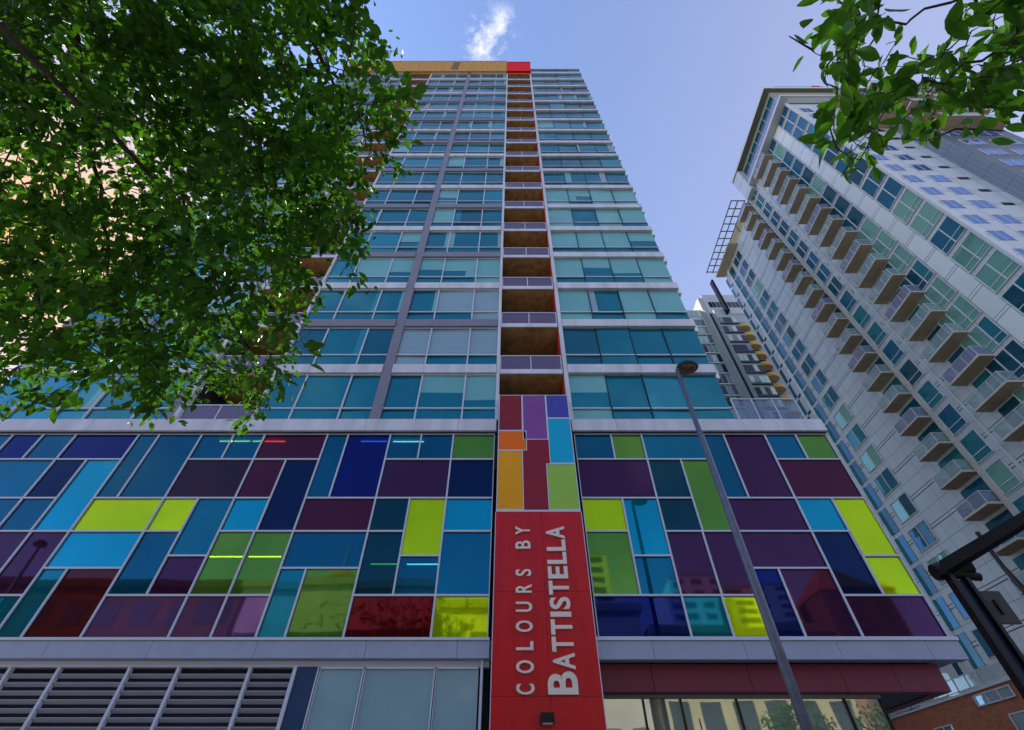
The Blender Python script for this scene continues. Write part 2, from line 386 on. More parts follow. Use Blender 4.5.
strip(M[4], M[3], [('0','1','blue',None,-9.75),('0','1','blue',-9.75,None),('1','2','dusk'),('2','3','lime',None,-9.79),('2','b','lblue',-9.79,None),('3','5','blue',None,-9.79),('b','5','purple',-9.79,None),('5','6','vio')])
strip(M[5], M[4], [('0','2','blue',None,-12.36),('0','2','blue',-12.36,None),('2','3','lime'),('3','4','cyan'),('4','6','teal',None,-12.37),('4','6','brown',-12.37,None)])
strip(M[6], M[5], [('0','1','indigo'),('1','2','navy',None,-14.23),('1','3','cyan',-14.23,None),('2','3','blue',None,-14.23),('3','5','purple',None,-14.19),('3','5','purple',-14.19,None),('5','6','teal',None,-14.19),('5','6','teal',-14.19,None)])
strip(M[7], M[6], [('0','1','indigo',None,-16.43),('0','1','blue',-16.43,None),('1','2','lblue'),('2','3','blue'),('3','6','purple')])
strip(M[8], M[7], [('0','1','blue'),('1','3','indigo'),('3','6','teal')])
T = [2.17, 4.53, 6.70, 8.85, 11.02]
strip(T[0], T[1], [('0','1','blue',None,3.46),('0','1','olive',3.46,None),('1','2','purple'),('2','3','lime',None,3.44),('3','5','olive',None,3.44),('2','b','cyan',3.44,None),('b','5','lblue',3.44,None),('5','6','indigo')])
strip(T[1], T[2], [('0','1','lblue'),('1','2','dteal',None,5.64),('1','3','olive',5.64,None),('2','3','dteal',None,5.64),('3','5','purple',None,5.62),('3','5','purple',5.62,None),('5','6','teal',None,5.6),('5','6','lime',5.6,None)])
strip(T[2], T[3], [('0','2','blue',None,7.41),('0','2','purple',7.41,None),('2','3','purple'),('3','4','purple'),('4','6','indigo',None,7.41),('4','6','purple',7.41,None)])
strip(T[3], T[4], [('0','1','lblue',None,9.93),('0','1','olive',9.93,None),('1','2','plum'),('2','3','cyan',None,9.98),('2','b','lime',9.98,None),('3','5','navy',None,9.96),('b','5','lime',9.96,None),('5','6','purple')])
rp = random.Random(3)
for x0, x1, r0, r1, c in P:
    z1, z0 = Rz[r0], Rz[r1]; t1 = (rp.random()-.5)*.010; t2 = (rp.random()-.5)*.012
    q = MB(); q.quad([(x0+.02, 13.045+t1, z0+.02), (x1-.02, 13.045-t1, z0+.02), (x1-.02, 13.045-t1+t2, z1-.02), (x0+.02, 13.045+t1+t2, z1-.02)], pm(c))
    po = q.build('coloured_panel', TW)
    f = MB(); e = .025; yf = 12.985 + rp.random()*.004
    f.box(x0, x0+e, yf, 13.03, z0, z1, FRAME); f.box(x1-e, x1, yf, 13.03, z0, z1, FRAME)
    f.box(x0+e, x1-e, yf+.002, 13.03, z0, z0+e, FRAME); f.box(x0+e, x1-e, yf+.002, 13.03, z1-e, z1, FRAME)
    f.build('panel_frame', po)
# podium body: dark rooms behind the coloured glass
b = MB()
b.box(-21.9, 10.9, 19, 44, 0, 11.6, CONC); b.box(-21.9, 10.95, 13.12, 19, 11.62, 12.1, CONC); b.box(-21.9, 10.9, 13.12, 19, 4.75, 5.18, CONC)
b.box(-21.9, 10.9, 15.2, 18.9, 5.2, 11.6, DARK); b.box(-21.9, -14, 13.1, 15.1, 8.42, 8.5, DARK)
b.box(10.95, 11.02, 13.06, 44, 4.75, 12.1, WHITE)
b.build('podium_body', TW)
s = MB()
def bandx(x0, x1, y0, y1, z0, z1, m, cuts):
    cs = [x0] + [c for c in cuts if x0 < c < x1] + [x1]
    for i in range(len(cs)-1): s.box(cs[i]+(.005 if i else 0), cs[i+1]-(.005 if i < len(cs)-2 else 0), y0, y1, z0, z1, m)
bandx(-21.9, -.56, 12.86, 13.1, 11.66, 12.17, WHITE, [-20.1,-16.9,-14.9,-12.7,-9.45,-8.15,-5.2,-4.75,-1.9])
bandx(2.12, 11.05, 12.86, 13.1, 11.66, 12.17, WHITE, [3.7,6.8,8.2,9.4])
s.box(8.2, 11.05, 13.1, 30, 12.0, 12.17, CONC)
s.box(-21.9, 11.04, 12.95, 13.1, 11.62, 11.655, DKFRAME)
s.build('top_band', TW)
s = MB()
bandx(-21.9, -.56, 12.90, 13.11, 4.74, 5.12, mat('blue_grey_aluminium', (.30,.33,.42), .4, noise=.05), [-19,-16,-13.7,-11.45,-8.9,-6.3,-3.6,-1.35])
bandx(2.08, 11.03, 12.84, 13.11, 4.70, 5.10, MATS['blue_grey_aluminium'], [3.45,5.7,8.0,10.2])
s.box(-21.9, -.56, 12.86, 13.1, 5.125, 5.185, FRAME); s.box(2.08, 11.05, 12.80, 13.1, 5.105, 5.185, FRAME)
s.build('lower_band', TW)
# ground floor, west of the sign: louvres, navy pier, pale glazing
s = MB(); s.box(-21.9, -.56, 13.3, 13.5, 0, 4.7, DARK); s.box(-21.9,-.56,13.11,13.3,4.60,4.735,FRAME); s.build('ground_floor_wall', TW)
LV = mat('louvre_blade', (.34,.35,.42), .45)
lx = [-21.5,-20.3,-18.55,-17.4,-15.6,-14.35,-12.19,-11.0,-9.29,-8.1,-6.36,-5.24]
for i in range(len(lx)-1):
    s = MB(); a, b_ = lx[i]+.05, lx[i+1]-.05
    z = .3
    while z < 4.52:
        n = len(s.v)
        s.bar((a, 13.16, z+.045), (b_, 13.16, z+.045), .115, .016, LV, up=(0, .75, 1)); z += .170
    s.box(a, b_, 13.1, 13.28, 0, .28, LV)
    lo = s.build('louvre', TW)
    f = MB(); f.box(lx[i]-.035, lx[i]+.035, 13.08, 13.2, 0, 4.6, FRAME); f.build('mullion', lo)
s = MB(); s.box(-5.19, -4.72, 13.06, 13.29, 0, 4.598, mat('navy_panel', (.025,.05,.11), .4)); s.box(-5.285, -5.2, 13.02, 13.29, 0, 4.598, FRAME); s.build('navy_pier', TW)
PALE = mat('pale_blue_glass', (.25,.38,.42), .12, .1, .6, noise=.06, nscale=1.5, coat=.4)
gx = [-4.66, -3.56, -1.84, -.78]
for i in range(3):
    s = MB(); s.box(gx[i]+.03, gx[i+1]-.03, 13.1, 13.28, 0, 4.55, PALE); so = s.build('pale_glass_panel', TW)
    f = MB(); f.box(gx[i]-.045, gx[i]-.012, 13.05, 13.28, 0, 4.598, FRAME); f.box(gx[i]+.012, gx[i]+.028, 13.06, 13.28, 0, 4.56, FRAME)
    f.box(gx[i]+.03, gx[i+1]-.03, 13.05, 13.28, 4.552, 4.598, FRAME); f.build('mullion', so)
s = MB(); s.box(-.76, -.70, 13.0, 13.28, 0, 4.73, FRAME); s.build('corner_trim', TW)
# ground floor, east of the sign: maroon fascia and shop glazing
MAR = mat('maroon_panel', (.16,.025,.045), .4, noise=.06, nscale=1.3)
s = MB()
cs = [2.08, 3.4, 5.75, 8.0, 9.3, 10.45]
for i in range(5): s.box(cs[i]+(.006 if i else 0), cs[i+1]-(.006 if i < 4 else 0), 13.2, 13.5, 4.12, 4.69, MAR)
s.box(10.15, 10.45, 13.5, 19, 4.12, 4.69, MAR)
s.build('maroon_fascia', TW)
s = MB(); s.box(2.08, 8.9, 13.5, 13.9, 4.05, 4.3, mat('soffit_grey', (.22,.21,.20), .8)); s.box(8.9, 10.14, 13.52, 18.9, 4.14, 4.3, DKFRAME); s.build('canopy_soffit', TW)
SHOPG = mat('shop_glass', (.55,.60,.52), .01, .75, 1.0, coat=1.0, trans=.25, bump=.004, bscale=.6)
sx_ = [2.12, 3.15, 4.05, 5.4, 6.9, 8.0, 8.86]
for i in range(6):
    s = MB(); s.box(sx_[i]+.02, sx_[i+1]-.02, 13.55, 13.57, .3, 4.04, SHOPG); so = s.build('shop_window', TW)
    f = MB(); f.box(sx_[i+1]-.02, sx_[i+1]+.02, 13.5, 13.6, .3, 4.04, BLACK); f.box(sx_[i]+.02, sx_[i+1]-.02, 13.5, 13.6, 0, .3, BLACK); f.build('frame', so)
s = MB(); s.box(8.84, 8.86, 13.62, 18.9, .3, 4.1, SHOPG); s.build('side_shop_window', TW)
s = MB(); 
for x in (3.7, 7.4): s.box(x-.16, x+.16, 14.0, 14.32, 0, 4.12, BLACK)
s.build('column', TW)
s = MB(); s.box(2.1, 8.8, 17.8, 18.95, 0, 4.1, mat('shop_back_wall', (.42,.40,.32), .8)); s.box(2.1, 8.8, 13.9, 17.8, 4.14, 4.25, mat('shop_ceiling', (.5,.5,.46), .8)); s.build('shop_interior', TW)
# tube lights in the rooms behind the coloured glass
def tube(x0, x1, y, z, k):
    t = MB(); t.tube([(x0, y, z), (x1, y, z)], .022, TUBE[k], 8); t.build('tube_light', TW)
def tl(px0, px1, py, y, k):   # rows measured from the photograph, in metres: x, z
    ww = py + 80; z = 1.6 + y*(890.6/ww - .9633); tube((px0-512)*y/(.7202*ww), (px1-512)*y/(.7202*ww), y, z, k)
tl(220, 232, 441.2, 13.4, 'yellow'); tl(234, 250, 441.2, 13.4, 'yellow'); tl(253, 262, 441.2, 13.4, 'yellow'); tl(265, 285, 441.4, 13.4, 'red'); tl(361, 387, 441.4, 13.4, 'blue')
tl(393, 424, 441.6, 13.4, 'white'); tl(210, 243, 556.6, 14.9, 'yellow'); tl(249, 281, 556.6, 14.9, 'yellow'); tl(371, 398, 564, 14.9, 'green'); tl(407, 440, 564.2, 14.9, 'white')
# terrace railing on the podium roof
s = MB()
for i, (a, b_) in enumerate(((8.25,8.95),(9.0,9.72),(9.77,10.55))): s.box(a, b_, 12.98, 12.995, 12.22, 13.12, mat('clear_railing_glass', (.3,.36,.42), .03, .2, .6, trans=.75))
for x in (8.22, 8.97, 9.74, 10.6): s.box(x-.02, x+.02, 12.96, 13.02, 12.17, 13.2, FRAME)
s.box(8.2, 10.62, 12.955, 13.025, 13.2, 13.24, FRAME); s.bar((10.6, 13.03, 13.22), (10.6, 22, 13.22), .05, .04, FRAME)
s.build('terrace_railing', TW)

# ---------------------------------------------------------------- sign pillar
SG = empty('building_sign', (.8, 12.8, 0), 'tall red sign pillar with pale upright lettering and a small mosaic on top', 'sign')
PL, PR = -.474, 2.046; PF = 12.65
def zp(py): return PF*(890.6/(py+80) - .9633) + 1.6
s = MB()
zc = [0, 3.93, 6.2, 8.46]
for i in range(3):
    s.box(PL, .86, PF, 12.99, zc[i]+(.004 if i else 0), zc[i+1]-.004, REDP); s.box(.866, PR, PF, 12.99, zc[i]+(.004 if i else 0), zc[i+1]-.004, REDP)
s.box(PL+.02, PR-.02, PF+.02, 12.98, .01, 13.12, DARK)
s.build('red_panel', SG)
s = MB(); s.box(PL-.02, PL-.001, PF+.002, 12.99, 0, 8.46, FRAME); s.box(PR+.001, PR+.022, PF+.002, 12.99, 0, 8.46, FRAME); s.build('edge_trim', SG)
CC = dict(a=(.26,.018,.03), b=(.25,.075,.30), c=(.07,.075,.40), d=(.95,.16,.0), e=(.0,.42,.66), f=(.85,.36,.0), g=(.27,.012,.03), h=(.33,.56,.075))
zA, zB = 8.52, 13.14
def xq(px, py): return (px-512)/(py+80)*PF/.7202
cells = [  # x0, x1, z0, z1, colour
 (PL, .37, 11.80+.0, zB, 'a'), (.37, 1.24, 10.96, zB, 'b'), (1.24, PR, 12.17, zB, 'c'), (PL, .52, 10.62, 11.80, 'd'), (1.24, PR, 9.60+.35, 12.17, 'e'),
 (PL, .37, zA, 10.62, 'f'), (1.11, PR, zA, 9.95, 'h')]
cells = [(PL, .37, zp(430.5), zB, 'a'), (.37, 1.23, zp(439.5), zB, 'b'), (1.23, PR, zp(418), zB, 'c'), (PL, .50, zp(450.3), zp(430.5), 'd'),
         (1.23, PR, zp(463.4), zp(418), 'e'), (PL, .36, zA, zp(450.3), 'f'), (1.10, PR, zA, zp(463.4), 'h')]
for x0, x1, z0, z1, c in cells:
    q = MB(); e = .028; x1_ = x1
    q.box(x0+e, x1-e, PF+.012, 12.9, z0+e, z1-e, mat('mosaic_'+c, tuple(v*.85 for v in CC[c]), .3, noise=.04, nscale=1)); po = q.build('mosaic_panel', SG)
    f = MB(); f.box(x0, x0+e, PF, 12.9, z0, z1, FRAME); f.box(x1-e, x1, PF, 12.9, z0, z1, FRAME); f.box(x0+e, x1-e, PF, 12.9, z0, z0+e, FRAME); f.box(x0+e, x1-e, PF, 12.9, z1-e, z1, FRAME); f.build('panel_frame', po)
q = MB(); gm_ = mat('mosaic_g', tuple(v*.85 for v in CC['g']), .3, noise=.04, nscale=1)
q.box(.50, 1.10, PF+.014, 12.9, zA+.01, zp(439.5), gm_); q.box(.36, .50, PF+.014, 12.9, zA+.01, zp(450.3), gm_); q.box(1.10, 1.23, PF+.014, 12.9, zp(463.4), zp(439.5), gm_); q.build('mosaic_panel', SG)
s = MB(); s.box(PL, PR, PF, 12.9, zA-.06, zA-.001, FRAME); s.build('trim', SG)
LET = mat('brushed_letter', (.66,.58,.50), .35, .1, noise=.08, nscale=30)
LF = PF - .055
def zl(py): return LF*(890.6/(py+80) - .9633) + 1.6
def letter(ch, py0, py1, xt, xb, bold=.035):
    """ch: z from row py1 (start) to py0 (end), top of the letter at x=xt, baseline at x=xb"""
    cu = bpy.data.curves.new('letter', 'FONT'); cu.body = ch; cu.size = 1; cu.offset = bold*.5; cu.extrude = .02; cu.bevel_depth = 0
    ob = bpy.data.objects.new('tmp', cu); scene.collection.objects.link(ob)
    dg = bpy.context.evaluated_depsgraph_get(); me = bpy.data.meshes.new_from_object(ob.evaluated_get(dg))
    bpy.data.objects.remove(ob)
    xs_ = [v.co.x for v in me.vertices]; ys_ = [v.co.y for v in me.vertices]; x0, x1, y0, y1 = min(xs_), max(xs_), min(ys_), max(ys_)
    za, zb = zl(py1), zl(py0)
    if ch == 'I': pass
    for v in me.vertices:
        a = (v.co.x-x0)/(x1-x0); b = (v.co.y-y0)/(y1-y0); d = v.co.z
        v.co = Vector((xb + (xt-xb)*b - SG.location.x, (PF-.056 + (.02-d)/.04*.05) - SG.location.y, za + (zb-za)*a))
    me.materials.clear(); me.materials.append(LET)
    # orientation of the remapped faces
    bm = bmesh.new(); bm.from_mesh(me); bmesh.ops.recalc_face_normals(bm, faces=bm.faces); bm.to_mesh(me); bm.free()
    o = bpy.data.objects.new('letter', me); scene.collection.objects.link(o); o.parent = SG
XT, XB = .095, .515
for ch, a, b_ in (('Y',526.2,534.4),('B',540.4,548.4),('S',568.9,575.8),('R',584,592.5),('U',601.6,611.6),('O',620.5,631.7),('L',641,649.9),('O',660.2,673),('C',683.7,694.4)):
    letter(ch, a, b_, XT, XB)
XT, XB = .965, 1.495
for ch, a, b_ in (('A',526.2,538.4),('L',539.4,550.6),('L',551.8,563.7),('E',565.9,578.3),('T',580.6,594.5),('S',596.8,608.9),('I',611.6,616.6),('T',619.2,634.5),('T',636.5,651.6),('A',652.6,669.4)):
    letter(ch, a, b_, XT, XB, .05)
letter('B', 671.2, 694.4, .82, 1.51, .05)
s = MB(); s.box(.62, .92, 12.42, 12.648, 3.42, 3.6, BLACK); s.box(.66, .88, 12.44, 12.63, 3.40, 3.419, FRAME); s.build('wall_lamp', SG)

# ---------------------------------------------------------------- balcony tower across the side street
AT = empty('balcony_tower', (47, 18.8, 0), 'pale grey apartment tower with rows of brown balconies, across the side street', 'building')
XA = 38.8; AF = 2.91; AZ = 2.69
def za(k): return AZ + AF*k
WA = lined('grey_cladding', (.60,.62,.61), (.05,.055,.065), [('Z', AF, AZ+.25, .016), ('Z', AF, AZ+.55, .012), ('Z', AF, AZ+1.8, .005), ('Y', 1.52, 18.9, .006)], rough=.38, noise=.10, metal=.15)
WB = lined('light_cladding', (.58,.60,.62), (.10,.11,.12), [('Z', AF, AZ+.25, .011), ('Z', AF, AZ+.6, .008), ('X', 2.1, 38.9, .01)], rough=.4, noise=.10)
WC = lined('blank_cladding', (.74,.75,.73), (.10,.11,.12), [('Z', AF, AZ+.25, .010), ('Z', AF, AZ+.55, .008)], rough=.4, noise=.10)
BEIGE = mat('beige_trim', (.55,.50,.42), .6, noise=.08, nscale=2)
TAN = mat('tan_balcony_soffit', (.52,.38,.24), .8, noise=.12, nscale=1.5)
AW = mat('tower_white_frame', (.62,.63,.62), .4)
def wglass(name, c): return glass(name, c, rough=.015, metal=.3, bump=.02, bscale=.42)
GA = [wglass('neighbour_blue_glass', (.01,.13,.22)), wglass('neighbour_petrol_glass', (.012,.09,.13)), wglass('neighbour_teal_glass', (.02,.20,.24)), wglass('neighbour_mint_reflection', (.20,.42,.34))]
GB = wglass('sky_blue_glass', (.05,.16,.42))
s = MB()
s.box(XA, 56, 18.85, 33.2, 0, 74.3, WA); s.box(XA+.001, 56, 33.2, 46.6, 0, 73.6, WA)
s.build('wall', AT)
s = MB(); s.box(XA-.12, XA+.3, 21.62, 23.12, 11.5, 74.25, WC); s.box(XA-.12, XA, 45.2, 45.75, 9, 73.5, WC); s.build('blank_panel_column', AT)
s = MB(); s.box(XA-.25, XA+.1, 18.6, 18.84, 9, 75, AW); s.build('corner_post', AT)
ra = random.Random(21)
wins = []
def awin(y0, y1, k, cols, dz0=.55, dz1=2.78, split=None, ridx=None):
    def mk(parent_gm=None, parent_fr=None):
        g = parent_gm or MB(); f = parent_fr or MB(); z0, z1 = za(k)+dz0, za(k)+dz1
        base = ridx if ridx is not None else ra.choice((0,0,1,2,0,3))
        ys = [y0 + (y1-y0)*i/cols for i in range(cols+1)]
        for i in range(cols):
            t1, t2 = (ra.random()-.5)*.03, (ra.random()-.5)*.03
            m = GA[base if ra.random() < .8 else ra.choice((0,1,2))]
            g.quad([(XA-.05+t1, ys[i+1], z0), (XA-.05-t1, ys[i], z0), (XA-.05-t1+t2, ys[i], z1), (XA-.05+t1+t2, ys[i+1], z1)], m)
        e = .05
        for i in range(cols+1): f.box(XA-.11, XA-.02, ys[i]-e, ys[i]+e, z0, z1, AW)
        for i in range(cols):
            for zz in (z0, z1-.08) + ((z0+.62,) if split else ()): f.box(XA-.10, XA-.02, ys[i]+e, ys[i+1]-e, zz, zz+.07, AW)
        if parent_gm is None:
            o = g.build('window', AT); f.build('window_frame', o)
        return g, f
    wins.append((k*AF, mk))
for k in range(3, 25):  # lower floors: reflection of a bright building painted in as mint panes
    awin(18.9, 21.5, k, 2, .42, 2.85, split=k < 15, ridx=3 if k < 15 and k % 3 else None)
    if k >= 4: awin(30.75, 32.55, k, 2 if k > 14 else 1, .5, 2.8, split=k <= 14)
    if k < 24: awin(40.6, 43.2, k, 2, .62, 2.72)
    awin(23.3, 26.4, k, 3 if k < 15 else 2, .25, 2.8, split=k < 15, ridx=3 if k < 15 and k % 4 else None)
wins.sort(key=lambda t: t[0])
for i, (z, f) in enumerate(wins):
    if i < 96: f()
gm_, fm_ = MB(), MB()
for i, (z, f) in enumerate(wins):
    if i >= 96: f(gm_, fm_)
gm_.f += [tuple(j + len(gm_.v) for j in t) for t in fm_.f]; gm_.m += [gm_.mi(fm_.mats[q]) for q in fm_.m]; gm_.v += fm_.v
o = gm_.build('window', AT, kind='stuff')
# edge strip at the far corner: blue glazing, pale panels
s = MB(); e2 = MB(); e3 = MB()
for k in range(3, 24):
    z = za(k)
    s.quad([(XA-.05, 44.75, z+.35), (XA-.05, 44.0, z+.35), (XA-.05, 44.0, z+2.85), (XA-.05, 44.75, z+2.85)], GA[k % 2])
    e2.box(XA-.09, XA-.01, 45.76, 46.55, z+.3, z+2.8, mat('white_edge_panel', (.62,.60,.62), .5)); e2.box(XA-.08, XA-.01, 45.76, 46.55, z-.1, z+.295, mat('edge_dark', (.05,.03,.05), .5))
    s.quad([(XA-.13, 45.19, z+.35), (XA-.06, 44.8, z+.35), (XA-.06, 44.8, z+2.85), (XA-.13, 45.19, z+2.85)], GA[2])
    e3.quad([(XA+.0, 47.3, z+.35), (XA-.03, 46.6, z+.35), (XA-.03, 46.6, z+2.85), (XA+.0, 47.3, z+2.85)], GA[(k+1) % 3])
s.build('edge_glazing', AT); e3.build('edge_glazing', AT); e2.build('edge_panel', AT)
# pier of rounded ledges beside the narrow balconies
s = MB(); s.box(XA-.4, XA-.003, 32.62, 32.86, 9, 76, BEIGE); s.box(XA-.12, XA-.003, 29.95, 30.2, 9, 76, AW)
s.build('pier', AT)
# balconies
def abalc(y0, y1, k, depth, dz=0):
    z = za(k) + dz; xf = XA - depth
    s = MB(); c = .45
    pts = [(XA-.01, y0-.25), (xf+c, y0-.1), (xf, y0+c*.2), (xf, y1), (XA-.01, y1)]
    pts = [(XA-.01, y0), (xf, y0), (xf, y1), (XA-.01, y1+.0)]
    s.quad([(x, y, z) for x, y in pts], TAN)
    s.quad([(x, y, z+.2) for x, y in pts][::-1], CONC)
    for i in range(4):
        a, b = pts[i], pts[(i+1) % 4]; s.quad([(*a, z), (*a, z+.2), (*b, z+.2), (*b, z)], BEIGE)
    s.box(xf+.5, XA-.4, (y0+y1)/2-.05, (y0+y1)/2+.05, z-.02, z-.002, DKFRAME) if False else None
    bo = s.build('balcony', AT)
    r = MB(); n = 3 if y1-y0 > 3.2 else 2
    rm = CLEARR if k % 3 else MAUVE2
    for i in range(n):
        a = y0+.04+(y1-y0-.08)*i/n; b = y0+.04+(y1-y0-.08)*(i+1)/n
        r.box(xf+.05, xf+.065, a+.03, b-.03, z+.26, z+1.1, rm)
        r.box(xf+.03, xf+.08, a-.02, a+.02, z+.2, z+1.15, AW)
    r.box(xf+.03, xf+.08, y1-.06, y1-.02, z+.2, z+1.15, AW)
    for yy in (y0+.03, y1-.05):
        r.box(xf+.12, XA-.2, yy, yy+.015, z+.26, z+1.1, rm)
        r.bar((xf+.09, yy, z+1.15), (XA-.1, yy, z+1.15), .04, .05, AW)
    r.box(xf+.03, xf+.08, y0+.02, y1-.02, z+1.151, z+1.2, AW)
    r.build('railing', bo)
MAUVE2 = mat('lilac_railing_glass', (.36,.36,.46), .05, .2, .8, coat=.4, trans=.45)
for k in range(4, 25): abalc(25.08, 28.63, k, 1.45, -.15)
for k in range(4, 25): abalc(32.95, 35.8, k, 1.45)
# glazed doors behind the narrow balconies
for k in range(4, 25):
    s = MB()
    s.quad([(XA-.04, 35.7, za(k)+.22), (XA-.04, 33.1, za(k)+.22), (XA-.04, 33.1, za(k)+2.6), (XA-.04, 35.7, za(k)+2.6)], GA[(k*5) % 3]); s.build('balcony_door', AT); s = MB()
    s.quad([(XA-.04, 28.2, za(k)+.22), (XA-.04, 26.5, za(k)+.22), (XA-.04, 26.5, za(k)+2.6), (XA-.04, 28.2, za(k)+2.6)], GA[(k*7) % 3]); s.build('balcony_door', AT)
# top: terrace slab, penthouse, overhanging roof
s = MB(); s.box(37.6, XA, 18.0, 30.4, 74.3, 74.75, AW); s.box(37.62, 37.66, 18.1, 30.3, 74.75, 75.8, MAUVE2); s.box(37.6, 56, 17.7, 17.99, 74.3, 74.75, AW) ; s.build('terrace_slab', AT)
s = MB(); s.box(XA-.02, 55, 18.75, 30.4, 74.76, 80.4, mat('penthouse_wall', (.30,.31,.24), .6)); s.box(XA+.5, 55, 30.4, 33.2, 74.3, 80.4, WA)
s.build('penthouse', AT)
s = MB(); 
for i in range(7): 
    y = 19.1+i*1.62; s.box(XA-.06, XA-.021, y, y+1.45, 75.6, 77.6, GA[2]); s.box(XA-.06, XA-.021, y, y+1.45, 77.7, 79.6, GA[1])
s.build('penthouse_window', AT)
s = MB(); s.box(37.85, 56.5, 18.2, 32.6, 80.45, 81.1, AW, bottom=mat('olive_soffit', (.20,.20,.15), .8)); s.box(42, 50, 19.2, 30, 81.1, 86, mat('plant_room', (.35,.42,.47), .4)); s.box(47.5, 48.6, 18.9, 19.19, 81.1, 85, mat('brick_orange', (.4,.1,.03), .8)); s.build('roof', AT)
s = MB(); s.box(37.9, XA, 30.45, 32.55, 73.7, 80.2, WB); s.build('roof_step', AT)
s = MB()
for i in range(11): s.box(36.4, 38.7, 33.6+i*1.38, 33.74+i*1.38, 75.9, 76.05, mat('pergola_metal', (.22,.22,.21), .5))
for x in (36.35, 37.45, 38.6): s.box(x, x+.14, 33.5, 47.6, 75.75, 75.895, MATS['pergola_metal'])
for y in (34, 38, 42, 46.4): s.box(38.62, 38.7, y, y+.1, 73.6, 75.74, DKFRAME)
s.build('pergola', AT)
s = MB(); s.box(XA+.3, 46, 36, 46.2, 73.6, 76.6, mat('cream_wall', (.55,.45,.25), .8)); s.box(37.2, XA-.01, 40, 46.9, 73.3, 73.6, mat('cream_slab', (.6,.5,.32), .8)); s.build('upper_terrace', AT)
# street front (towards the viewer)
YB = 18.8
s = MB(); s.box(XA+.3, 47.3, YB-.04, YB+.1, 0, 74.2, WB); s.build('front_cladding', AT)
WD = lined('ribbed_cladding', (.22,.25,.30), (.09,.10,.12), [('Z', AF, AZ+.3, .010), ('Y', .42, 17, .03), ('X', 2.1, 47.3, .008)], rough=.4, noise=.08)
s = MB(); s.box(47.3, 56, 17.2, YB, 0, 74.2, WD); s.build('projecting_bay', AT)
for k in range(6, 24):
    z = za(k)
    for (x0, x1, y) in ((39.6, 41.0, YB-.04), (42.2, 43.8, YB-.04), (48.5, 50.6, 17.2), (51.8, 54.4, 17.2)):
        s = MB(); s.box(x0, x1, y-.03, y-.002, z+1.0, z+2.5, GB); so = s.build('front_window', AT)
        f = MB(); f.box(x0-.06, x0, y-.05, y-.002, z+.94, z+2.56, AW); f.box(x1, x1+.06, y-.05, y-.002, z+.94, z+2.56, AW); f.box(x0, x1, y-.05, y-.031, z+2.5, z+2.56, AW); f.box((x0+x1)/2-.03, (x0+x1)/2+.03, y-.05, y-.031, z+1, z+2.5, AW); f.build('window_frame', so)
for k in range(6, 24): s = MB(); s.box(45.0, 46.0, YB-.08, YB-.041, za(k)+1.6, za(k)+2.1, BLACK); s.build('vent_slot', AT)
for k in range(19, 25):
    for (x0, x1, y0) in ((44.6, 47.2, 16.9), (48.2, 52.8, 15.7), (53.2, 55.8, 15.9)):
        if k < 21 and x0 == 44.6: continue
        s = MB(); y1 = YB-.05 if x0 < 47 else 17.19
        s.box(x0, x1, y0, y1, za(k), za(k)+.2, BEIGE, bottom=TAN); bo = s.build('front_balcony', AT)
        r = MB(); r.box(x0+.03, x1-.03, y0+.03, y0+.045, za(k)+.25, za(k)+1.1, CLEARR); r.box(x0, x1, y0+.01, y0+.06, za(k)+1.11, za(k)+1.17, AW); r.build('railing', bo)

# ---------------------------------------------------------------- brick block below the balcony tower
BR = bpy.data.materials.new('red_brick'); BR.use_nodes = True; t = BR.node_tree
bk = t.nodes.new('ShaderNodeTexBrick'); ge = t.nodes.new('ShaderNodeNewGeometry'); sp_ = t.nodes.new('ShaderNodeSeparateXYZ'); cb = t.nodes.new('ShaderNodeCombineXYZ'); ad = t.nodes.new('ShaderNodeMath'); ad.operation = 'ADD'
t.links.new(ge.outputs['Position'], sp_.inputs[0]); t.links.new(sp_.outputs[0], ad.inputs[0]); t.links.new(sp_.outputs[1], ad.inputs[1]); t.links.new(ad.outputs[0], cb.inputs[0]); t.links.new(sp_.outputs[2], cb.inputs[1]); t.links.new(cb.outputs[0], bk.inputs['Vector'])
bk.inputs['Scale'].default_value = 1; bk.inputs['Brick Width'].default_value = .42; bk.inputs['Row Height'].default_value = .14; bk.inputs['Mortar Size'].default_value = .012
bk.inputs['Color1'].default_value = (.62,.17,.065,1); bk.inputs['Color2'].default_value = (.46,.115,.05,1); bk.inputs['Mortar'].default_value = (.22,.17,.14,1)
t.links.new(bk.outputs[0], t.nodes['Principled BSDF'].inputs['Base Color']); t.nodes['Principled BSDF'].inputs['Roughness'].default_value = .9
BB = empty('brick_building', (40, 42, 0), 'low red brick building with white framed windows and a white roof railing', 'building')
s = MB(); s.box(36, 38.7, 18, 62, 0, 9.9, BR); s.box(38.7, 50, 46.7, 62, 0, 9.9, BR); s.build('wall', BB)
s = MB(); s.box(35.88, 36.0, 18, 62, 9.84, 9.98, AW); s.build('cornice', BB)
def bwin(y0, y1, z0, z1, n):
    s = MB(); s.box(35.97, 35.995, y0, y1, z0, z1, glass('brick_house_glass', (.22,.30,.36))); so = s.build('window', BB)
    f = MB(); w_ = (y1-y0)/n
    for i in range(n+1): f.box(35.9, 35.968, y0+i*w_-.05, y0+i*w_+.05, z0-.05, z1+.05, AW)
    for i in range(n): f.box(35.9, 35.968, y0+i*w_+.05, y0+(i+1)*w_-.05, z0-.06, z0+.02, AW); f.box(35.9, 35.968, y0+i*w_+.05, y0+(i+1)*w_-.05, z1-.02, z1+.06, AW)
    f.build('window_frame', so)
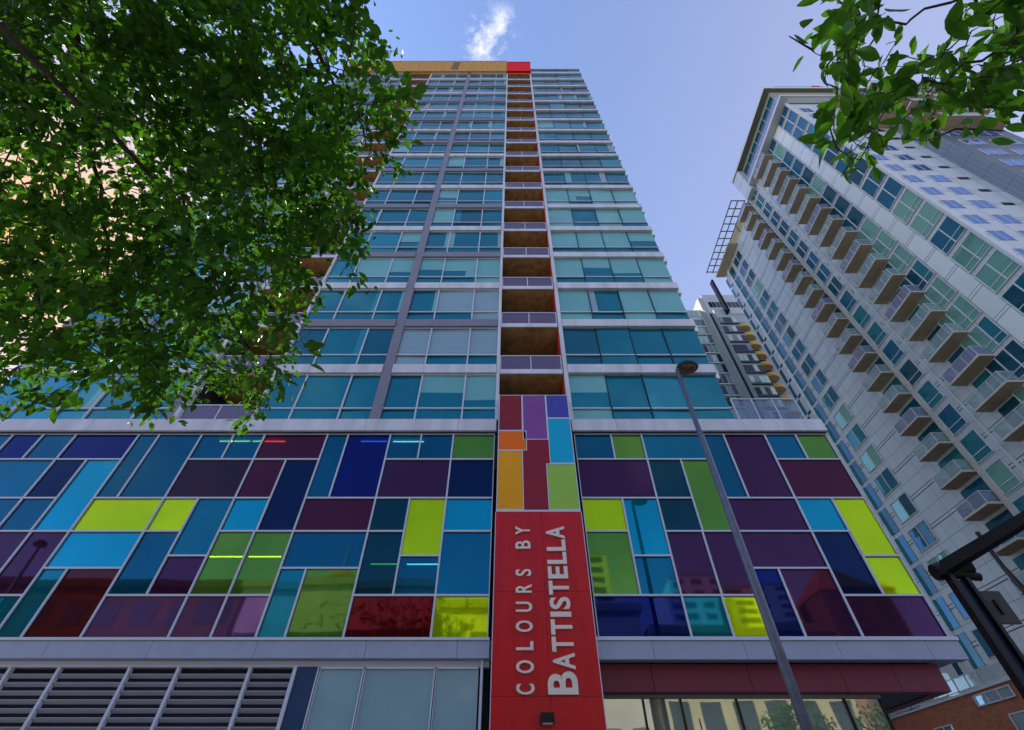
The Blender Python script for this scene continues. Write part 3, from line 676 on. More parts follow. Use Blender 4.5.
for y0, y1, z0, z1, n in ((39.9, 43.6, 9.0, 9.6, 3), (33, 36.7, 9.0, 9.6, 3), (36.6, 41.4, 6.1, 8.1, 3), (47.4, 49.6, 6.6, 8.4, 2), (51, 53.5, 6.3, 8.3, 2), (55.5, 58, 6.3, 8.3, 2), (47.4, 49.6, 2.4, 4.6, 2), (51, 53.5, 2.4, 4.6, 2), (38, 42, 2.2, 4.8, 3)): bwin(y0, y1, z0, z1, n)
s = MB()
for i in range(30):
    y = 19+i*1.35; s.box(35.9, 35.94, y, y+.05, 9.98, 10.95, AW)
for z in (10.1, 10.96): s.box(35.9, 35.94, 19, 58.3, z, z+.045, AW)
s.box(35.95, 35.96, 19, 58, 10.16, 10.94, CLEARR)
s.build('roof_railing', BB)
UM = MB(); n = 8
for i in range(n):
    a, b = 2*math.pi*i/n, 2*math.pi*(i+1)/n
    UM.quad([(37.4+.9*math.cos(a), 51+.9*math.sin(a), 12.3), (37.4+.9*math.cos(b), 51+.9*math.sin(b), 12.3), (37.4, 51, 12.8)], mat('orange_cloth', (.8,.16,.02), .8))
UM2 = MB(); UM2.tube([(37.4, 51, 9.9), (37.4, 51, 12.78)], .03, AW, 8)
pu = empty('parasol', (37.4, 51, 9.9), 'small orange parasol open on the brick building roof terrace', 'parasol'); UM.build('canopy', pu); UM2.build('pole', pu)

# ---------------------------------------------------------------- distant stepped tower
DT = empty('stepped_tower', (44, 62, 0), 'dark glass stepped tower with rounded yellow balconies, far behind the podium', 'building')
YD = 62.0
DG = [glass('far_grey_glass', (.16,.20,.22), rough=.05), glass('far_green_glass', (.34,.44,.38), rough=.05), glass('far_yellow_glass', (.55,.52,.28), rough=.05), glass('far_dark_glass', (.03,.035,.06), rough=.05)]
s = MB(); s.box(24, 42.2, YD+1.5, 85, 0, 84, DARK); s.box(42.2, 51.9, YD+.05, 85, 0, 88, DARK); s.box(43.5, 47.1, YD-1.4, YD+.05, 0, 82, DARK); s.mats[0] = mat('far_wall', (.40,.43,.42), .7); s.build('wall', DT)
s = MB(); s.box(42.3, 42.9, YD-.25, YD+.049, 0, 83, mat('grey_stripe', (.34,.36,.34), .6)); s.box(43.2, 43.49, YD-.2, YD+.04, 0, 82, DKFRAME)
s.build('stair_pier', DT)
s = MB(); s.box(24, 42.2, YD+1.2, YD+1.49, 79, 85, mat('far_white', (.5,.52,.52), .5)); s.box(43.2, 51.9, YD-.1, YD+.049, 82, 89, MATS['far_white'])
for i in range(9): s.box(44+i*.85, 44.7+i*.85, YD-.16, YD-.101, 84.3, 86.2, DG[3])
for i in range(9): s.box(33+i, 33.85+i, YD+1.1, YD+1.199, 79.6, 81.5, DG[0]); s.box(33+i, 33.85+i, YD+1.1, YD+1.199, 82.4, 84.6, DG[1])
s.box(45.7, 46.1, YD-2.6, YD-1.41, 80, 91.5, mat('fin_dark', (.015,.015,.03), .9, spec=.1)); s.build('crown_storey', DT)
rd = random.Random(8)
for k in range(28):
    z = 1 + 2.9*k
    if z > 79: continue
    s = MB()
    for i in range(12):
        x = 30.2+i*1.0
        s.box(x+.05, x+.93, YD+1.3, YD+1.49, z+.6, z+2.6, DG[rd.choice((0,1,1,2 if k < 9 else 0,3))])
    s.build('window_row', DT); s = MB()
    for i in range(4): s.box(43.55+i*.89, 44.38+i*.89, YD-1.55, YD-1.41, z+.75, z+2.5, DG[rd.choice((0,1,3,3,2 if k < 8 else 1))])
    so = s.build('window_row', DT); s = MB(); s.box(47.3, 49.7, YD-.05, YD+.049, z+.4, z+2.6, DG[rd.choice((0,1,3))])
    so = s.build('window_row', DT)
    f = MB(); f.box(30, 42.15, YD+1.1, YD+1.49, z+.0, z+.28, MATS['far_white']); f.box(43.45, 47.15, YD-1.75, YD-1.41, z+.25, z+.6, mat('far_slab', (.08,.085,.10), .5))
    for i in range(13): f.box(30.12+i, 30.19+i, YD+1.2, YD+1.49, z+.3, z+2.9, MATS['far_white'])
    f.build('mullion', so)
    b = MB(); YB_ = mat('yellow_balcony', (.62,.40,.13), .7)
    cx, n = 48.5, 10
    ring = [(cx-1.5*math.cos(math.pi*i/n), YD-.06-1.3*math.sin(math.pi*i/n)) for i in range(n+1)]
    b.quad([(x, y, z) for x, y in ring][::-1], YB_); b.quad([(x, y, z+.9) for x, y in ring], YB_)
    for i in range(n): b.quad([(*ring[i], z), (*ring[i+1], z), (*ring[i+1], z+.9), (*ring[i], z+.9)], YB_)
    if z > 22: b.build('rounded_balcony', DT)

# ---------------------------------------------------------------- street furniture
LAMPM = mat('painted_steel', (.12,.13,.17), .45, .3, noise=.15, nscale=6)
def street_lamp(base, top, head_dir, label, r0=.125):
    sl = empty('street_lamp', base, label, 'street lamp', 'street lamps on the pavement')
    b = Vector(base); t_ = Vector(top); hd = Vector(head_dir)
    s = MB(); pts = [b, b+(t_-b)*.5, t_]; s.tube(pts, [r0, r0*.75, r0*.5], LAMPM, 16); s.build('pole', sl, smooth=True)
    s = MB(); s.tube([b, b+Vector((0,0,.05))], .24, LAMPM, 16); s.tube([b+Vector((0,0,.05)), b+Vector((0,0,.5))], [.17,.15], LAMPM, 16); s.build('base', sl)
    s = MB(); c = t_ + hd*.30 + Vector((0,0,.10)); s.tube([t_-Vector((0,0,.05)), t_+hd*.05+Vector((0,0,.08)), c-hd*.2], .055, LAMPM, 10); s.build('bracket', sl, smooth=True)
    s = MB(); n = 20; side = hd.cross(Vector((0,0,1))).normalized()
    def ring(z, f): return [tuple(c + hd*(.31*f*math.cos(2*math.pi*i/n)) + side*(.27*f*math.sin(2*math.pi*i/n)) + Vector((0,0,z))) for i in range(n)]
    rs_ = [ring(-.09,.93), ring(-.05,1.0), ring(.02,.95), ring(.09,.7), ring(.13,.3)]
    HM = mat('lamp_housing', (.03,.028,.03), .4)
    for a in range(len(rs_)-1):
        for i in range(n): s.quad([rs_[a][i], rs_[a][(i+1)%n], rs_[a+1][(i+1)%n], rs_[a+1][i]], HM)
    s.quad(rs_[-1], HM); s.quad(ring(-.088,.93)[::-1], HM); ho = s.build('lamp_head', sl)
    s = MB(); q0 = ring(-.092,.8); q1 = ring(-.125,.55); LN = mat('lamp_lens', (.16,.10,.06), .15, 0, .8, noise=.5, nscale=9)
    for i in range(n): s.quad([q0[i], q1[i], q1[(i+1)%n], q0[(i+1)%n]], LN)
    s.quad(q1[::-1], LN); s.build('lens', ho)
    return sl
street_lamp((4.72, 9.34, 0), (4.76, 9.34, 11.1), (1, -.1, 0), 'tall slim steel street lamp rising in front of the coloured podium', .108)
street_lamp((-20.9, 5.2, 0), (-20.9, 6.0, 10.7), (.6, .8, 0), 'second street lamp, out of frame, mirrored red in a purple podium panel', .12)

PS = empty('steel_post', (5.9, 6.0, 0), 'black steel twin post with a thick tapering arm and a small sign plate', 'post')
DN = mat('navy_steel', (.02,.025,.06), .3, .3)
def pix(px, py, Y):
    ww = py+80; return Vector(((px-512)*Y/(.7202*ww), Y, 1.6+Y*(890.6/ww-.9633)))
top = pix(944, 569, 6.0)
s = MB()
s.bar((top.x+.0, 6.0, 0), (top.x-.0, 6.0, top.z-.05), .062, .10, BLACK, up=(0,1,0)); s.bar((top.x+.17, 6.0, 0), (top.x+.17, 6.0, top.z-.12), .045, .12, BLACK, up=(0,1,0)); s.bar((top.x+.09, 6.02, 0), (top.x+.09, 6.02, top.z-.14), .10, .06, DN, up=(0,1,0))
s.build('post', PS)
s = MB(); s.tube([(top.x-.1, 6.06, top.z-.02), (top.x+.3, 5.98, top.z+.03)], [.10,.13], BLACK, 10); s.tube([(top.x+.05, 6.0, top.z-.05), (top.x+.34, 5.95, top.z-.12)], [.07,.05], BLACK, 10); s.box(top.x+.12, top.x+.18, 5.8, 5.88, top.z+.03, top.z+.12, DN); s.build('joint', PS)
a1 = Vector((top.x+.03, 5.98, top.z+.02)); far = pix(1024, 520, 5.0) 
d = (far-a1); s = MB(); s.tube([a1, a1+d*.5, a1+d, a1+d*2.6], [.095,.088,.08,.06], BLACK, 8); s.build('arm', PS)
s = MB(); p1 = pix(977, 532, 6.4); s.tube([p1, p1+Vector((.0,0,-.5)), p1+Vector((.06,0,-.9)), p1+Vector((.1,0,-1.4)), (p1.x+.1, 6.4, 0)], [.03,.03,.045,.06,.07], BLACK, 8); s.build('side_pipe', PS)
s = MB(); c = pix(990, 607, 6.05); s.box(c.x-.22, c.x+.2, 6.0, 6.03, c.z-.2, c.z+.17, mat('grey_plate', (.05,.05,.055), .6)); s.box(c.x-.1, c.x-.07, 5.97, 5.999, c.z-.1, c.z+.06, BLACK); s.box(c.x+.03, c.x+.06, 5.97, 5.999, c.z-.1, c.z+.06, BLACK); s.build('sign_plate', PS)

